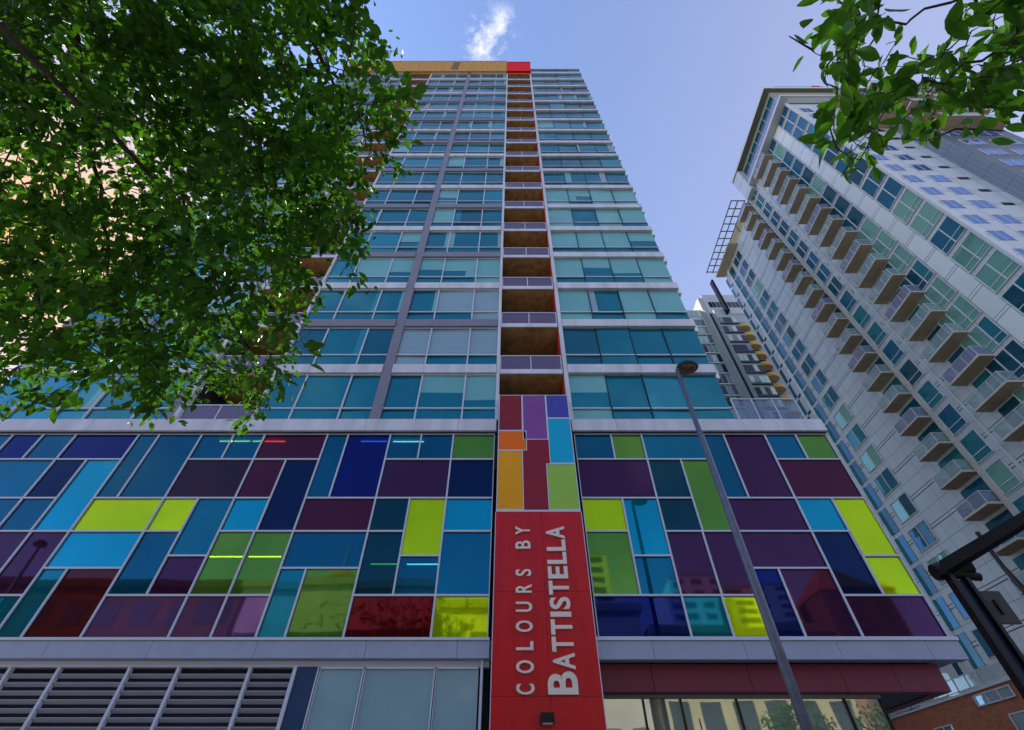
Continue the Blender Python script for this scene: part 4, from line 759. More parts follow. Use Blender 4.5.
# ---------------------------------------------------------------- trees
LEFT_TWIGS=[(-4.48,3.41,7.31),(-7.46,1.55,7.51),(-1.69,0.92,6.58),(-4.27,2.55,6.64),(-4.36,0.81,6.44),(-2.3,1.97,6.65),(-1.55,1.02,5.31),(-5.62,2.14,7.74),(-5.28,2.37,5.43),(-7.05,2.88,6.33),(-2.61,0.64,5.39),(-5.62,0.86,8.13),(-4.19,1.2,5.91),(-2.48,0.06,6.77),(-5.04,2.04,5.11),(-4.16,1.14,5.19),(-5.67,1.46,6.66),(-2.68,2.03,5.78),(-1.69,0.46,6.52),(-4.39,-0.59,10.39),(-3.35,2.91,5.82),(-1.38,0.95,5.46),(-4.71,0.79,6.3),(-2.66,2.14,4.88),(-2.22,0.15,5.92),(-2.67,0.85,5.54),(-3.8,0.52,6.65),(-5.82,0.78,8.37),(-1.82,0.99,6.16),(-3.11,3.13,8.07),(-3.26,0.51,7.36),(-3.4,0.55,6.64),(-3.55,1.11,5.63),(-2.68,1.12,5.76),(-3.36,2.38,7.22),(-1.66,1.21,4.66),(-2.2,2.1,7.71),(-3.65,4.21,5.8),(-2.02,-0.24,8.13),(-4.58,1.92,7.12),(-2.62,-0.22,6.43),(-3.19,0.8,5.11),(-2.16,0.4,8.18),(-1.91,0.86,5.24),(-3.01,2.12,5.15),(-2.11,1.06,5.33),(-3.68,0.12,9.96),(-2.29,0.69,8.12),(-2.1,0.17,6.69),(-1.81,1.45,6.4),(-1.13,1.02,5.14),(-2.71,1.2,8.21),(-2.83,1.49,5.57),(-5.49,1.38,7.75),(-1.65,1.03,7.51),(-1.43,0.08,6.23),(-8.93,3.23,7.39),(-3.55,0.98,5.3),(-4.47,1.42,7.27),(-3.93,3.6,5.31),(-2.9,0.47,5.4),(-1.95,1.42,4.71),(-5.64,-0.2,8.11),(-3.79,1.08,7.55),(-2.47,2.64,4.66),(-1.44,0.5,5.5),(-2.7,0.54,6.95),(-5.36,0.05,6.87),(-1.93,0.42,5.47),(-2.26,1.33,7.31),(-3.13,0.68,5.66),(-2.84,-0.14,8.68),(-1.21,1.01,5.52),(-2.53,-0.07,6.53),(-2.46,0.81,6.57),(-2.98,0.77,6.28),(-1.81,1.79,5.29),(-5.1,-0.1,7.44),(-4.67,1.59,7.57),(-4.2,0.71,6.93),(-4.82,2.97,7.29),(-2.07,1.67,5.59),(-3.42,2.97,7.59),(-2.82,1.47,5.67),(-6.37,2.35,6.58),(-1.58,2.03,5.51),(-4.36,0.49,6.79),(-6.17,-0.29,9.23),(-5.22,1.38,6.54),(-4.72,2.53,7.76),(-2.62,0.92,8.04),(-1.76,1.86,5.62),(-1.36,-0.34,6.28),(-4.02,1.44,7.66),(-5,1.44,7.24),(-0.94,0.87,4.93),(-3.18,1.62,7.18),(-2.97,-0.49,9.12),(-6.43,0.92,9.85),(-4.01,0.74,5.16),(-3.7,0.18,7.02),(-1.79,-0.4,7.3),(-3.26,2.85,4.42),(-3.94,2.28,5.07),(-6.12,1.31,7.56),(-3.21,0.74,5.37),(-4.98,-0.39,7.74),(-4.05,0.61,5.2),(-3.23,1.27,8.76),(-3.44,0.6,7.24),(-3.16,1.1,6.16),(-2.48,1.64,4.41),(-2.43,0.49,8.24),(-5.77,2.91,7.72),(-6.95,0.22,10.38),(-3.08,-0.11,7.86),(-3.73,1.16,5.59),(-2.41,-0.04,7.72),(-2.6,2.74,6.19),(-7.64,3.51,6.81),(-7.23,3.13,5.86),(-5.12,1.73,8.81),(-6.95,1.47,7.32),(-2.69,0.54,7.08),(-5.82,2.2,5.13),(-5.81,2.28,7.03),(-4.15,2.68,7.32),(-5.12,4.24,6.02),(-3.59,2.99,4.99),(-3.78,2.45,4.45),(-2.6,0.88,9.85),(-3.23,1.45,4.81),(-3.61,0.48,5.86),(-4.24,0.18,6.91),(-1.56,1.76,6.79),(-1.6,1.52,7.4),(-1.9,-0.32,7.7),(-1.82,1.34,5.71),(-5.7,1.95,7.13),(-6.1,1.59,7.57),(-4.24,3.23,7.31),(-5.5,0.94,9.58),(-2.76,-0.02,8.29),(-1.89,1.63,6.73),(-2.48,2.05,4.9),(-5.87,3.19,5.96),(-2.32,1.65,5.5),(-2.82,1.08,5.5),(-7.98,2.55,6.94),(-8.96,2.5,8.61),(-3.52,1.06,6.08),(-3.23,3.06,7.31),(-3.93,4.2,6.95),(-7.3,3.5,7.65),(-6.71,0.02,9.28),(-2.09,1.96,5.31),(-3.81,1.85,5.45),(-3.64,1.19,4.69),(-3.43,-0.1,6.46),(-3.97,2.51,6.21),(-3.7,2.79,6.09),(-2.27,1.13,4.97),(-6.31,0.78,8.4),(-2.84,0.7,6.97),(-4.14,-0.2,8.84),(-3.86,1.75,5.7),(-5.15,0.15,9.06),(-3.51,1.62,7.89),(-2.26,0.95,9.09),(-4.08,3.03,5.51),(-2.05,1.04,6.33),(-2.1,2.63,4.54),(-5.14,2.32,5.98),(-2.48,2.2,4.43),(-3.74,0.51,6.8),(-2.32,2.2,5.42),(-4.96,2.53,6.42),(-3.99,0.68,6.13),(-3.2,0.62,5.19),(-1.73,0.94,4.88),(-3.26,2.99,6.73),(-3.96,0.92,4.89),(-5.24,0.49,8.05),(-5.42,1.29,9.63),(-2.14,1.31,4.97),(-8.08,2.49,7.89),(-7.1,2.53,7.88),(-5.31,2.07,8.1),(-6.7,3.05,6.15),(-3.57,0.61,6.92),(-2.46,0.67,8.57),(-4.92,0.56,6.95),(-3.36,0.3,7.78),(-4.48,2.68,7.93),(-4.15,3.09,6.22),(-3.72,2.34,5.72),(-1.99,-0.3,6.08),(-3.38,1.12,9.32),(-3.21,1.1,8.91),(-1.45,0.66,6.41),(-3.9,1.18,5.01),(-2.57,2.24,4.16),(-5.67,3.05,6.1),(-4.92,1.39,5.48),(-3.43,1.14,7.74),(-3.29,3.48,6.49),(-4.4,1.51,7.66),(-5.11,-0.28,10.6),(-3.43,1.68,6.84),(-3.21,1.13,6.9),(-5.06,1.9,6.07),(-5.1,0.95,5.84),(-3.54,1.8,9.5),(-5.88,4.46,6.82),(-6.67,0.65,7.86),(-3.46,1.97,4.55),(-2.98,2.21,5.19),(-3.69,1.36,5.83),(-3.39,0.82,5.44),(-4.57,2.6,4.58),(-2.69,2.44,5.45),(-2.36,1.84,4.32),(-3.96,2.57,8.43),(-4.64,4.23,5.93),(-4.61,2.76,7.58),(-5.68,1.87,6.14),(-2.39,1.08,5.66),(-5.67,0.03,9.4),(-4.56,-0.02,10.09),(-4.27,1.66,5.4),(-2.65,0.38,8.18),(-5.53,0.48,10.56),(-4.61,0.93,9.33),(-3.47,1.55,6.86),(-6.98,-0.44,9.64),(-3.72,1.77,7.81),(-2.89,3.53,5.2),(-2.99,2.2,8.27),(-3.36,1.77,7.28),(-1.76,0.62,5.58),(-4.82,0.85,5.59),(-4.65,2.15,8.24),(-1.85,1.21,6.09),(-4.62,4.08,6.74),(-5.88,1.04,7.14),(-4.66,-0.23,8.92),(-6.41,3.79,5.61),(-5.56,1.24,8.65),(-3.17,2.1,6.72),(-2.99,3.14,5.79),(-1.48,1.22,5.02),(-8.97,4.52,6.49),(-5.46,1.27,8.53),(-1.79,1.32,5.99),(-3.31,0.6,7.49),(-3.09,3.23,7.83),(-3.13,1.19,4.91),(-3.66,0.09,6.41),(-5.81,2.63,7.57),(-6.58,2.51,7.3),(-4.41,1.85,4.98),(-3.4,0.55,8.04),(-3.38,-0.28,8.99),(-2.45,1.7,4.59),(-5.36,2.53,5.6),(-8.25,3.63,6.29),(-5.15,1.53,7.43),(-4.76,2.4,5.09),(-3.02,-0.17,6.99),(-2.67,0.52,7.24),(-5.16,1.88,5.42),(-3.95,0.41,7.06),(-3.27,2.35,6.29),(-2.78,0.55,7.14),(-2.27,1.77,7.23),(-4.61,1.34,4.94),(-2.7,0.74,8.88),(-2.7,2.86,6.13),(-7.04,3.57,5.77),(-2.71,2.2,4.47),(-2.62,0.07,9.32),(-7.36,1.07,9.3),(-3.35,1.52,6.9),(-4.94,0.12,6.82),(-2.4,2.68,5.65),(-3.84,2.6,6.5),(-6.98,1.55,8.3),(-3.99,1.89,5.18),(-2.74,1.89,4.53),(-3.36,0.8,6.79),(-6.24,1.67,7.16),(-4.36,1.54,6.68),(-2.58,0.72,5.99),(-2.96,3.21,4.92),(-2.95,1.03,6.49),(-3.45,0.24,7.15),(-4,0.89,9),(-4.93,2.72,6.69),(-5.56,2.46,8.54),(-3.43,1.26,5.96),(-5.44,0.04,7.58),(-7.29,0.57,9.6),(-3.13,1.75,6.86),(-7.07,2.2,6.48),(-2.43,-0.15,10.15),(-4.07,2.47,5.72),(-3.29,0.76,6.38),(-5.51,0.52,8.55),(-4.55,2.77,6.06),(-3.69,1.3,5.9),(-4.72,2.33,7.18),(-3.5,3.66,5.4),(-4.89,2.5,7.86),(-2.93,1.28,7.62),(-7.21,2.08,7.26),(-8.74,4.57,6.73),(-2.91,2.31,4),(-2.43,2.05,3.91),(-4.83,1.14,7.66),(-1.54,1.06,4.88),(-1.54,2.06,5.85),(-3.9,1.73,4.19),(-2.1,1.36,5.44),(-4.08,0.06,8.64),(-2.16,0.38,8.9),(-3.54,1.06,5.63),(-3.48,0.41,7.16),(-5.36,0.97,6.19),(-1.76,1.77,5.4),(-2.61,2.21,5.27),(-6.56,3.42,6.02),(-2.61,0.83,5.37),(-5.11,0.2,7.03),(-4.04,3.06,6.05),(-2.31,2.17,4.65),(-1.98,1.15,5.88),(-3.4,-0.5,9.39),(-4.63,0.08,6.11),(-2.37,1.24,9.97),(-7.02,2.55,8.65),(-4.6,1.83,8.39),(-1.72,0.76,5.6),(-3.87,0.23,6.07),(-2.22,1.83,4.16),(-4.54,0.56,5.7),(-3.61,1.96,5.28),(-1.72,1.18,5.29),(-2.99,2.37,4.33),(-3.63,-0.55,9.75),(-1.4,1.69,6.03),(-2.8,1.94,4.43),(-5.36,2.91,5.99),(-2.48,0.35,5.6),(-4.62,-0.33,6.5),(-5.98,1.03,10.3),(-3.93,-0.1,9.86),(-3.86,0.06,6.19),(-4.57,1.23,7.53),(-6.32,-0.13,9.23),(-3.63,2.71,6.9),(-3.58,2.61,4.79),(-3.42,0.66,7.46),(-2.54,3.39,7.45),(-1.65,0.63,5.93),(-1.75,0.83,6.78),(-2.86,1.67,5.72),(-6.8,-0.16,8.98),(-4.07,4.27,5.95),(-2.86,3,7.06),(-4.29,2.76,8.35),(-4.83,2.35,6.75),(-4.1,2.86,6.27),(-4.39,2.24,4.98),(-3.61,1.37,4.73),(-3.41,1.78,5.29),(-5.89,3.64,5.31),(-2.06,1.42,5.45),(-2.58,1.58,4.55),(-4.99,0.52,8.69),(-2.92,0.8,6.35),(-3.88,3.34,5.9),(-4.78,2.43,8.77),(-3.14,3.64,5.96),(-6.05,0.96,7.97),(-5.01,0.18,9.46),(-4.07,1.77,7.46),(-4.03,2.24,6.25),(-1.88,1.13,8.32),(-1.3,1.58,5.21),(-4.29,2.55,4.2),(-1.5,-0.33,6.29),(-3.57,2.5,7.05),(-6.41,3.95,7.49),(-2.99,1.27,6.16),(-6.43,0.61,8.53),(-4.79,-0.21,6.47),(-5.64,1.44,9.8),(-2.6,2.32,3.92),(-1.35,1.69,4.97),(-3.77,2.74,4.85),(-3.29,-0.18,7),(-2.17,2.47,7.09),(-4.64,3.94,6.79),(-3.25,0.09,6.86),(-2.26,1.25,4.6),(-2.79,2.05,5.25),(-2.3,1.22,4.89),(-2.96,1.44,4.48),(-4.22,1.62,5.12),(-5.72,1.85,8.55),(-3.56,1.64,9.04),(-4.22,2.2,4.22),(-4.8,-0.07,7.11),(-2.85,0.13,5.83),(-2.38,2.16,5.03),(-1.47,1.22,5.23),(-7.05,-0.27,9.13),(-4.19,1.02,8.66),(-3.81,2.66,6.21),(-1.9,1.47,5.09),(-4.66,1.94,8.9),(-6.68,1.37,9),(-2.79,-0.34,7.48),(-1.77,2.06,6.86),(-3.11,0.53,6.43),(-4.89,2.32,4.89),(-8.7,-0.6,11.45),(-4.42,0.61,9.49),(-3.56,1.86,6.11),(-2.39,-0.22,9.41),(-6.74,-0.07,8.68),(-2.28,1.07,5.89),(-4.31,0.21,8.68),(-3.52,2.02,5.23),(-6.99,2.01,6.94),(-4.69,-0.17,7.17),(-2.45,1.01,9.22),(-3.99,3.42,5.34),(-4.83,0.99,8.12),(-7.02,0.33,10.51),(-5.82,4.53,6.31),(-7.41,1.7,9.61),(-3.13,1.24,4.73),(-2.68,0.19,5.98),(-3.83,1.32,5.88),(-5.03,2.35,4.95),(-5.95,0.37,9.04),(-3.45,1,5.89),(-6.56,0.9,8.11),(-1.6,0.97,6.22),(-4.4,0.89,7.51),(-4.73,2.51,4.91),(-2.76,0.98,5.94),(-3.96,1.26,9.47),(-4.94,3.65,7.54),(-4.14,0.19,5.73),(-2.57,0.8,5.57),(-4.63,2.62,8.39),(-2.44,1.54,8.16),(-1.38,1.8,4.9),(-3.66,2.64,5.5),(-5.69,-0.32,9.49),(-3.82,2.33,5.03),(-3.27,0.23,7.4),(-3.94,2.93,6.52),(-5.24,-0.02,10.14),(-2.65,3.4,5.71),(-1.94,-0.04,5.95),(-3.73,0.87,10.14),(-4.4,3.37,5.17),(-3.48,0.05,5.9),(-4.67,-0.01,9.35),(-3.45,1.72,8.52),(-2.68,1.81,5.81),(-4.72,0.71,7.09),(-2.33,2.11,3.93),(-4.95,2.57,4.29),(-6.42,0.66,10.01),(-6.39,-0.11,7.96),(-6.78,1.39,7.3),(-3.3,1.08,7.08),(-2.37,-0.51,9.32),(-7.14,0.12,8.55),(-5.06,0.39,9.49),(-3.44,1.13,7.81),(-5.16,0.73,7),(-2.81,1.64,6.96),(-3.55,2.53,4.65),(-1.94,0.13,7.08),(-4.14,1.93,5.1),(-4.56,-0.22,9.46),(-9.61,0.84,10.25),(-3.73,2.04,4.35),(-1.53,-0.13,6),(-5.78,-0.46,9.22),(-9.35,-0.25,11.28),(-1.46,0.33,5.76),(-4.4,3.69,5.65),(-6.16,3.36,7.25),(-6.54,3.5,5.31),(-4.39,0.04,6.86),(-2.67,1.03,6.94),(-3.69,2.24,5.39),(-4.25,2.73,6.41),(-5.21,2.75,5.99),(-3.21,0.06,8.54),(-8.18,4.42,7.01),(-6.79,1.99,6.93),(-3.03,-0.09,7.95),(-1.32,1.16,5.88),(-3.34,2.91,7.5),(-3.86,0.66,5.74),(-4.35,1.58,6.18),(-5.26,1.14,8.72),(-6.43,1.31,7.31),(-4.2,-0.21,6.79),(-6.18,0.73,7.55),(-4.31,1.47,6.72),(-2.66,2.55,5.86),(-3.18,2.12,4.67),(-3.43,2.41,5.84),(-6.95,0.41,8.35),(-3.22,2.08,4.03),(-2.75,2.88,6.96),(-2.19,0.17,9.41),(-4.51,2.5,6.15),(-3.61,1.73,7.83),(-2.55,1.93,5.16),(-3.72,0.76,6),(-4.01,0.7,9.22),(-3.06,2.25,4.53),(-4.08,1.45,6.98),(-3.06,2.26,5.64),(-4.32,1,9.25),(-6.7,0.33,8.37),(-1.98,1.28,5.38),(-5.07,1.25,5.85),(-2.32,2.28,6),(-4.41,1.16,6.2),(-2.3,0.74,6.42),(-4.82,0.99,6.77),(-3.33,1.63,9.12),(-2.28,-0.26,7.2),(-2.9,-0.32,7.61),(-4.42,1.23,9.85),(-3.29,0.94,7.29),(-4.27,4.36,6.85),(-4.02,2.16,7.18),(-2.96,1.65,7.27),(-2.9,0.49,5.99),(-3.85,-0.43,9.42),(-4.43,1.28,7.67),(-4.15,0.84,6.34),(-2.56,0.73,6.16),(-4.97,0.99,7.43),(-3.68,4.46,5.87),(-4.14,0.63,5.7),(-5.56,1.13,6.15),(-4.03,1.99,4.96),(-3.22,2.35,4.39),(-3.82,3.53,6.15),(-4.14,2.42,4.83),(-2.94,1.79,4.23),(-3.34,-0.14,8.6),(-3.57,0.55,6.57),(-3.33,1.95,4.72),(-2.91,2.16,5.16),(-5.46,2.44,5.9),(-3.04,1.25,7.69),(-3.9,0.69,6.49),(-4.62,1.87,7.75),(-5.17,1.33,8.05),(-2.19,0.7,6.24),(-2.58,1.77,5.3),(-7.61,0.52,8.58),(-2.57,1.63,4.24),(-2.34,1.67,9.67),(-2.52,-0.56,10.8),(-5.92,1.84,6.8),(-4.96,2.18,4.47),(-4.34,2.57,5.55),(-2.59,2.13,5.94),(-7.91,3.27,7.86),(-1.06,0.63,5.19),(-7.98,1.88,8.26),(-6.28,-0.37,8.77),(-7.46,3.9,5.78),(-4.5,2.13,7.01),(-2.15,0.9,8.49),(-6.22,1.45,7.53),(-5.08,4.14,7.31),(-3.77,4.17,7.22),(-1.51,-0.07,6.89),(-2.25,1.41,6.98),(-7.02,0.99,8.71),(-2.54,0.95,4.92),(-5.88,1.19,7.03),(-6.02,0.44,9.54),(-1.77,0.57,5.65),(-2.12,1.46,4.39),(-4.64,3.42,7.47),(-2.57,0.54,6.21),(-6.3,1.11,9.11),(-1.82,1.77,4.26),(-3.56,3.05,7.36),(-7.4,0.74,8.07),(-3.94,1.15,5.63),(-3.75,1.81,5.36),(-2.04,0.24,6.19),(-3.26,1.41,5.96),(-4.73,1.68,9.29),(-3.72,-0.34,9.25),(-1.48,-0.37,6.87),(-1.94,1.79,5.44),(-4.64,1.02,5.31),(-2.89,3.18,6.04),(-4.54,0.15,6.26),(-4.8,0.71,7.29),(-5.52,0.94,6.07),(-2.13,0.71,6.56),(-6.15,-0.19,9.71),(-4.36,-0.47,8.85),(-5.07,-0.18,7.01),(-3.91,-0.17,9.01),(-2.55,0.83,7.71),(-1.69,1.67,5.69),(-5.66,2.39,8.73),(-4.86,2.47,4.91),(-4.58,-0.18,8.4),(-5.61,1.55,5.63),(-6.91,3.8,5.45),(-4.86,1.66,6.47),(-2.98,1.7,7.31),(-4.25,1.17,5.9),(-6.04,2.25,5.51),(-2.47,1.99,5.32),(-3.39,2.74,8.14),(-4.75,1.63,8.39),(-4.77,1.05,5.79),(-6.35,3.29,5.69),(-6.56,1.4,8.61),(-5.93,1.81,6.8),(-1.66,2.16,5.83),(-1.48,0.08,6.14),(-4.7,0.95,5.36),(-4.07,1.03,5.63),(-3.28,1.23,7.8),(-1.71,1.63,6.1),(-4.84,1.3,7.63),(-2.21,2.21,4.82),(-6.44,0.7,9.19),(-1.89,1.62,5.58),(-3.32,2.47,4.55),(-3.67,1.1,5.69),(-3.08,2.43,6.22),(-6.44,2.27,5.73),(-5.44,0.03,7),(-2.78,0.85,6.34),(-4.96,1.44,8.14),(-8.37,0.52,10.3),(-1.67,-0.14,6.19),(-3.64,0.48,9.2),(-7.35,4.85,6.49),(-2.15,-0.07,6.77),(-2.47,2.24,6.86),(-7.99,0.51,9.97),(-6.64,1.55,7.32),(-4.46,1.61,6.31),(-2.32,1.61,6.99),(-2.65,0.67,5.68),(-1.28,0.12,5.93),(-5.68,0.18,8.95),(-1.97,1.12,5.48),(-2.75,0.98,7.38),(-3.01,0.9,9.28),(-3.09,1.8,5.63),(-5.85,0.3,8.77),(-1.72,1.76,4.62),(-5.37,2.42,5.33),(-3.2,1.72,5.56),(-2.06,0.03,6.01),(-5.41,2.35,6.56),(-3.23,0.49,5.33),(-2.4,1.55,5.94),(-3.1,2.12,4.04),(-4.34,1.37,7.52),(-3.51,1.76,5.04),(-2.72,1.52,5.78),(-2.55,0.77,5.35),(-4.43,-0.16,7.27),(-5.57,3.23,7.61),(-1.6,0.86,5.35),(-8.01,1.73,9.21),(-1.4,0.31,6.13),(-3.85,1.6,4.24),(-1.83,2.07,6.37),(-6.14,1.08,6.97),(-2.18,1.46,5.73),(-4.26,3.93,5.46),(-5.46,0.24,7.52),(-5.08,2.87,5.9),(-5.23,3.29,6.03),(-3.58,1.54,4.85),(-2.2,2.52,5.06),(-5.63,2.46,6.08),(-2.08,1.49,4.86),(-2.78,2.11,4.01),(-3.49,1.28,5.77),(-5.92,2.4,5.39),(-4.32,2.31,5.66),(-5.42,0.61,6.81),(-3.27,-0.06,9.08),(-7.42,3.81,6.99),(-5.22,3.06,6.04),(-3.24,1.13,8.05),(-2.99,0.61,6.84),(-1.33,0.9,5.51),(-4.15,0.57,6.5),(-2.66,2.5,7.74),(-3.43,2.87,6.1),(-4.4,2.02,5.24),(-3.69,-0.19,8.29),(-2.94,1.97,9.19),(-2.94,2.03,5.11),(-3.59,0.58,8.87),(-4.43,2.94,4.91),(-4.12,0.9,6.35),(-4.45,1.18,6.17),(-5.75,1.6,7.49),(-4.23,2.04,4.37),(-8.43,1.09,8.87),(-2.59,2.19,6.27),(-2.81,0.36,6.53),(-2.8,1.3,7.72),(-7.31,-0.38,9.31),(-1.76,0.19,5.64),(-3.6,1.62,8.95),(-2.93,1.18,4.8),(-2.54,1.71,7.17),(-2.7,2.08,5.06),(-1.67,1.87,4.13),(-2.41,-0.08,8.64),(-6.69,0.07,10.73),(-1.57,0.63,5.3),(-4.99,2.52,8.3),(-4.68,3.55,6.74),(-1.45,1.31,6.5),(-5.73,3.43,7.57),(-3.75,2.91,4.96),(-2.62,0.89,6.09),(-3.57,0.78,7.05),(-4.57,0.65,5.87),(-5.07,1.27,5.95),(-5.43,3.72,5.47),(-2.88,-0.17,7.1),(-3.21,1.3,5.92),(-3.75,2.18,6.72),(-6.75,1.5,9.1),(-6.17,1.91,6.68),(-7.7,-0.49,9.95),(-2.59,0.52,6.95),(-5.26,2.36,6.52),(-3.39,1.23,6.15),(-3.71,1.76,4.96),(-1.97,2.16,3.85),(-2.38,2.24,8.76),(-7.08,-0.39,9.48),(-5.77,4.13,6.14),(-3.29,0.56,5.57),(-2.57,2.13,4.03),(-7.8,1.63,8.04),(-2.81,1,5.12),(-4.97,1.69,5.6),(-4.1,2.76,8.37),(-5.12,1.41,5.47),(-3.72,2.67,8.12),(-1.87,-0.16,6.74),(-4.49,1.57,7.97),(-5.05,-0.43,8.98),(-3.67,2.32,4),(-4.93,0.36,7.97),(-6.51,2.05,9.28),(-3.5,0.81,5.42),(-6.14,1.78,8.7),(-4.05,3.07,6.36),(-5.52,3.33,5.97),(-2.57,1.95,4.14),(-3.2,0.89,6.03),(-5.15,1.63,5.15),(-4.17,4.74,6.41),(-3.79,-0.07,6.46),(-1.87,1.81,6.69),(-9.42,2.47,8.75),(-7.32,3.82,5.8),(-3.31,2.17,3.95),(-2.88,3.11,6.02),(-4.05,0.85,6.24),(-4.75,0.01,8.65),(-4.3,2.18,6.31),(-3.56,-0.59,10.98),(-4.97,0.45,6.51),(-3.47,1.25,9.23),(-4.48,2.47,6.53),(-4.51,2.61,7.33),(-4.56,1.13,7.94),(-8.19,2.26,9.11),(-3.73,2.2,4.38),(-4.73,2.53,4.55),(-3.19,3.77,5.51),(-2.93,2.1,4.76),(-1.99,1.92,6.36),(-2.76,2.68,6.28),(-5.09,-0.2,6.87),(-3.56,1.88,5.22),(-2.28,2.35,4.73),(-2.17,2.09,5.5),(-2.17,2.03,4.78),(-5.01,0.31,6.56),(-3.6,0.93,6.52),(-2.42,3.06,5.25),(-5.05,3.46,7.09),(-3.24,0.7,7.65),(-3.82,2.83,6.24),(-1.78,1.94,7.32),(-2.06,1.13,5.5),(-5.03,3.63,6.59),(-2.95,2.31,6.41),(-2.84,0.6,5.46),(-4.57,3.19,7.52),(-4.43,0.79,7.07),(-5.43,3.67,5.7),(-2.69,2.39,8.21),(-4,1.5,6.95),(-7.89,-0.62,10.96),(-1.36,0.05,5.81),(-3.57,0.41,7.08),(-3.57,4.03,6.64),(-7.85,1.2,8.68),(-2.26,-0.28,6.22),(-3.86,2.04,4.52),(-1.64,0.16,7.22),(-3.82,2.26,6.9),(-4.03,1.87,7.05),(-3.32,1.65,4.66),(-4.2,1.03,7.92),(-7.99,0.32,10.03),(-5.17,1.57,7.21),(-6.11,3.08,4.93),(-5.38,3.42,6.91),(-2.64,0.76,6.34),(-1.61,0.51,6.41),(-2.45,1.61,8.61),(-3.59,3.18,5.36),(-4.87,0.49,6.27),(-2.52,-0.45,9.6),(-8.55,2.17,8.13),(-4.18,3.35,7.77),(-6.4,0.21,8.77),(-3.09,0.85,8.32),(-7.28,3.86,6.65),(-4.37,2.03,8.13),(-1.92,0.87,7.12),(-4.06,1.56,5.22),(-8.4,2.9,7.68),(-5.08,0.04,9.94),(-2.44,1.48,5.08),(-2.5,0.76,6.16),(-4.83,2.72,5.65),(-4.31,1.65,7.5),(-2.15,1.21,5.27),(-1.72,1.93,5.53),(-1.55,1.49,6.18),(-5.29,1.76,5.4),(-4.27,1.58,7.1),(-1.87,2.13,4.98),(-4.9,3.65,5.79),(-4.44,0.14,10.5),(-6.19,3.65,7.72),(-3.32,1.48,4.77),(-2.29,0.79,7.77),(-2.85,1.29,5.55),(-6.79,0.83,7.79),(-4.32,0.02,6.91),(-4.41,3.33,6.22),(-3.33,1.57,4.45),(-4.43,2.38,4.58),(-1.28,0.79,5.56),(-3.48,-0.51,9.22),(-3.11,0.13,6.97),(-5.49,1.27,7.35),(-1.94,0.8,5.59),(-2.69,0.82,5.82),(-3.67,0.89,9.95),(-3.55,0.04,5.9),(-3.54,1.28,4.91),(-2.5,1.33,7.75),(-2.52,2.47,6.45),(-1.93,0.32,6.8),(-2.15,1.2,6.85),(-6.6,2.18,6.81),(-2.73,3.33,4.78),(-2.55,3.35,4.62),(-2.85,3.24,4.86),(-2.58,3.37,4.88),(-2.44,3.38,4.59),(-2.77,3.37,5.02)]
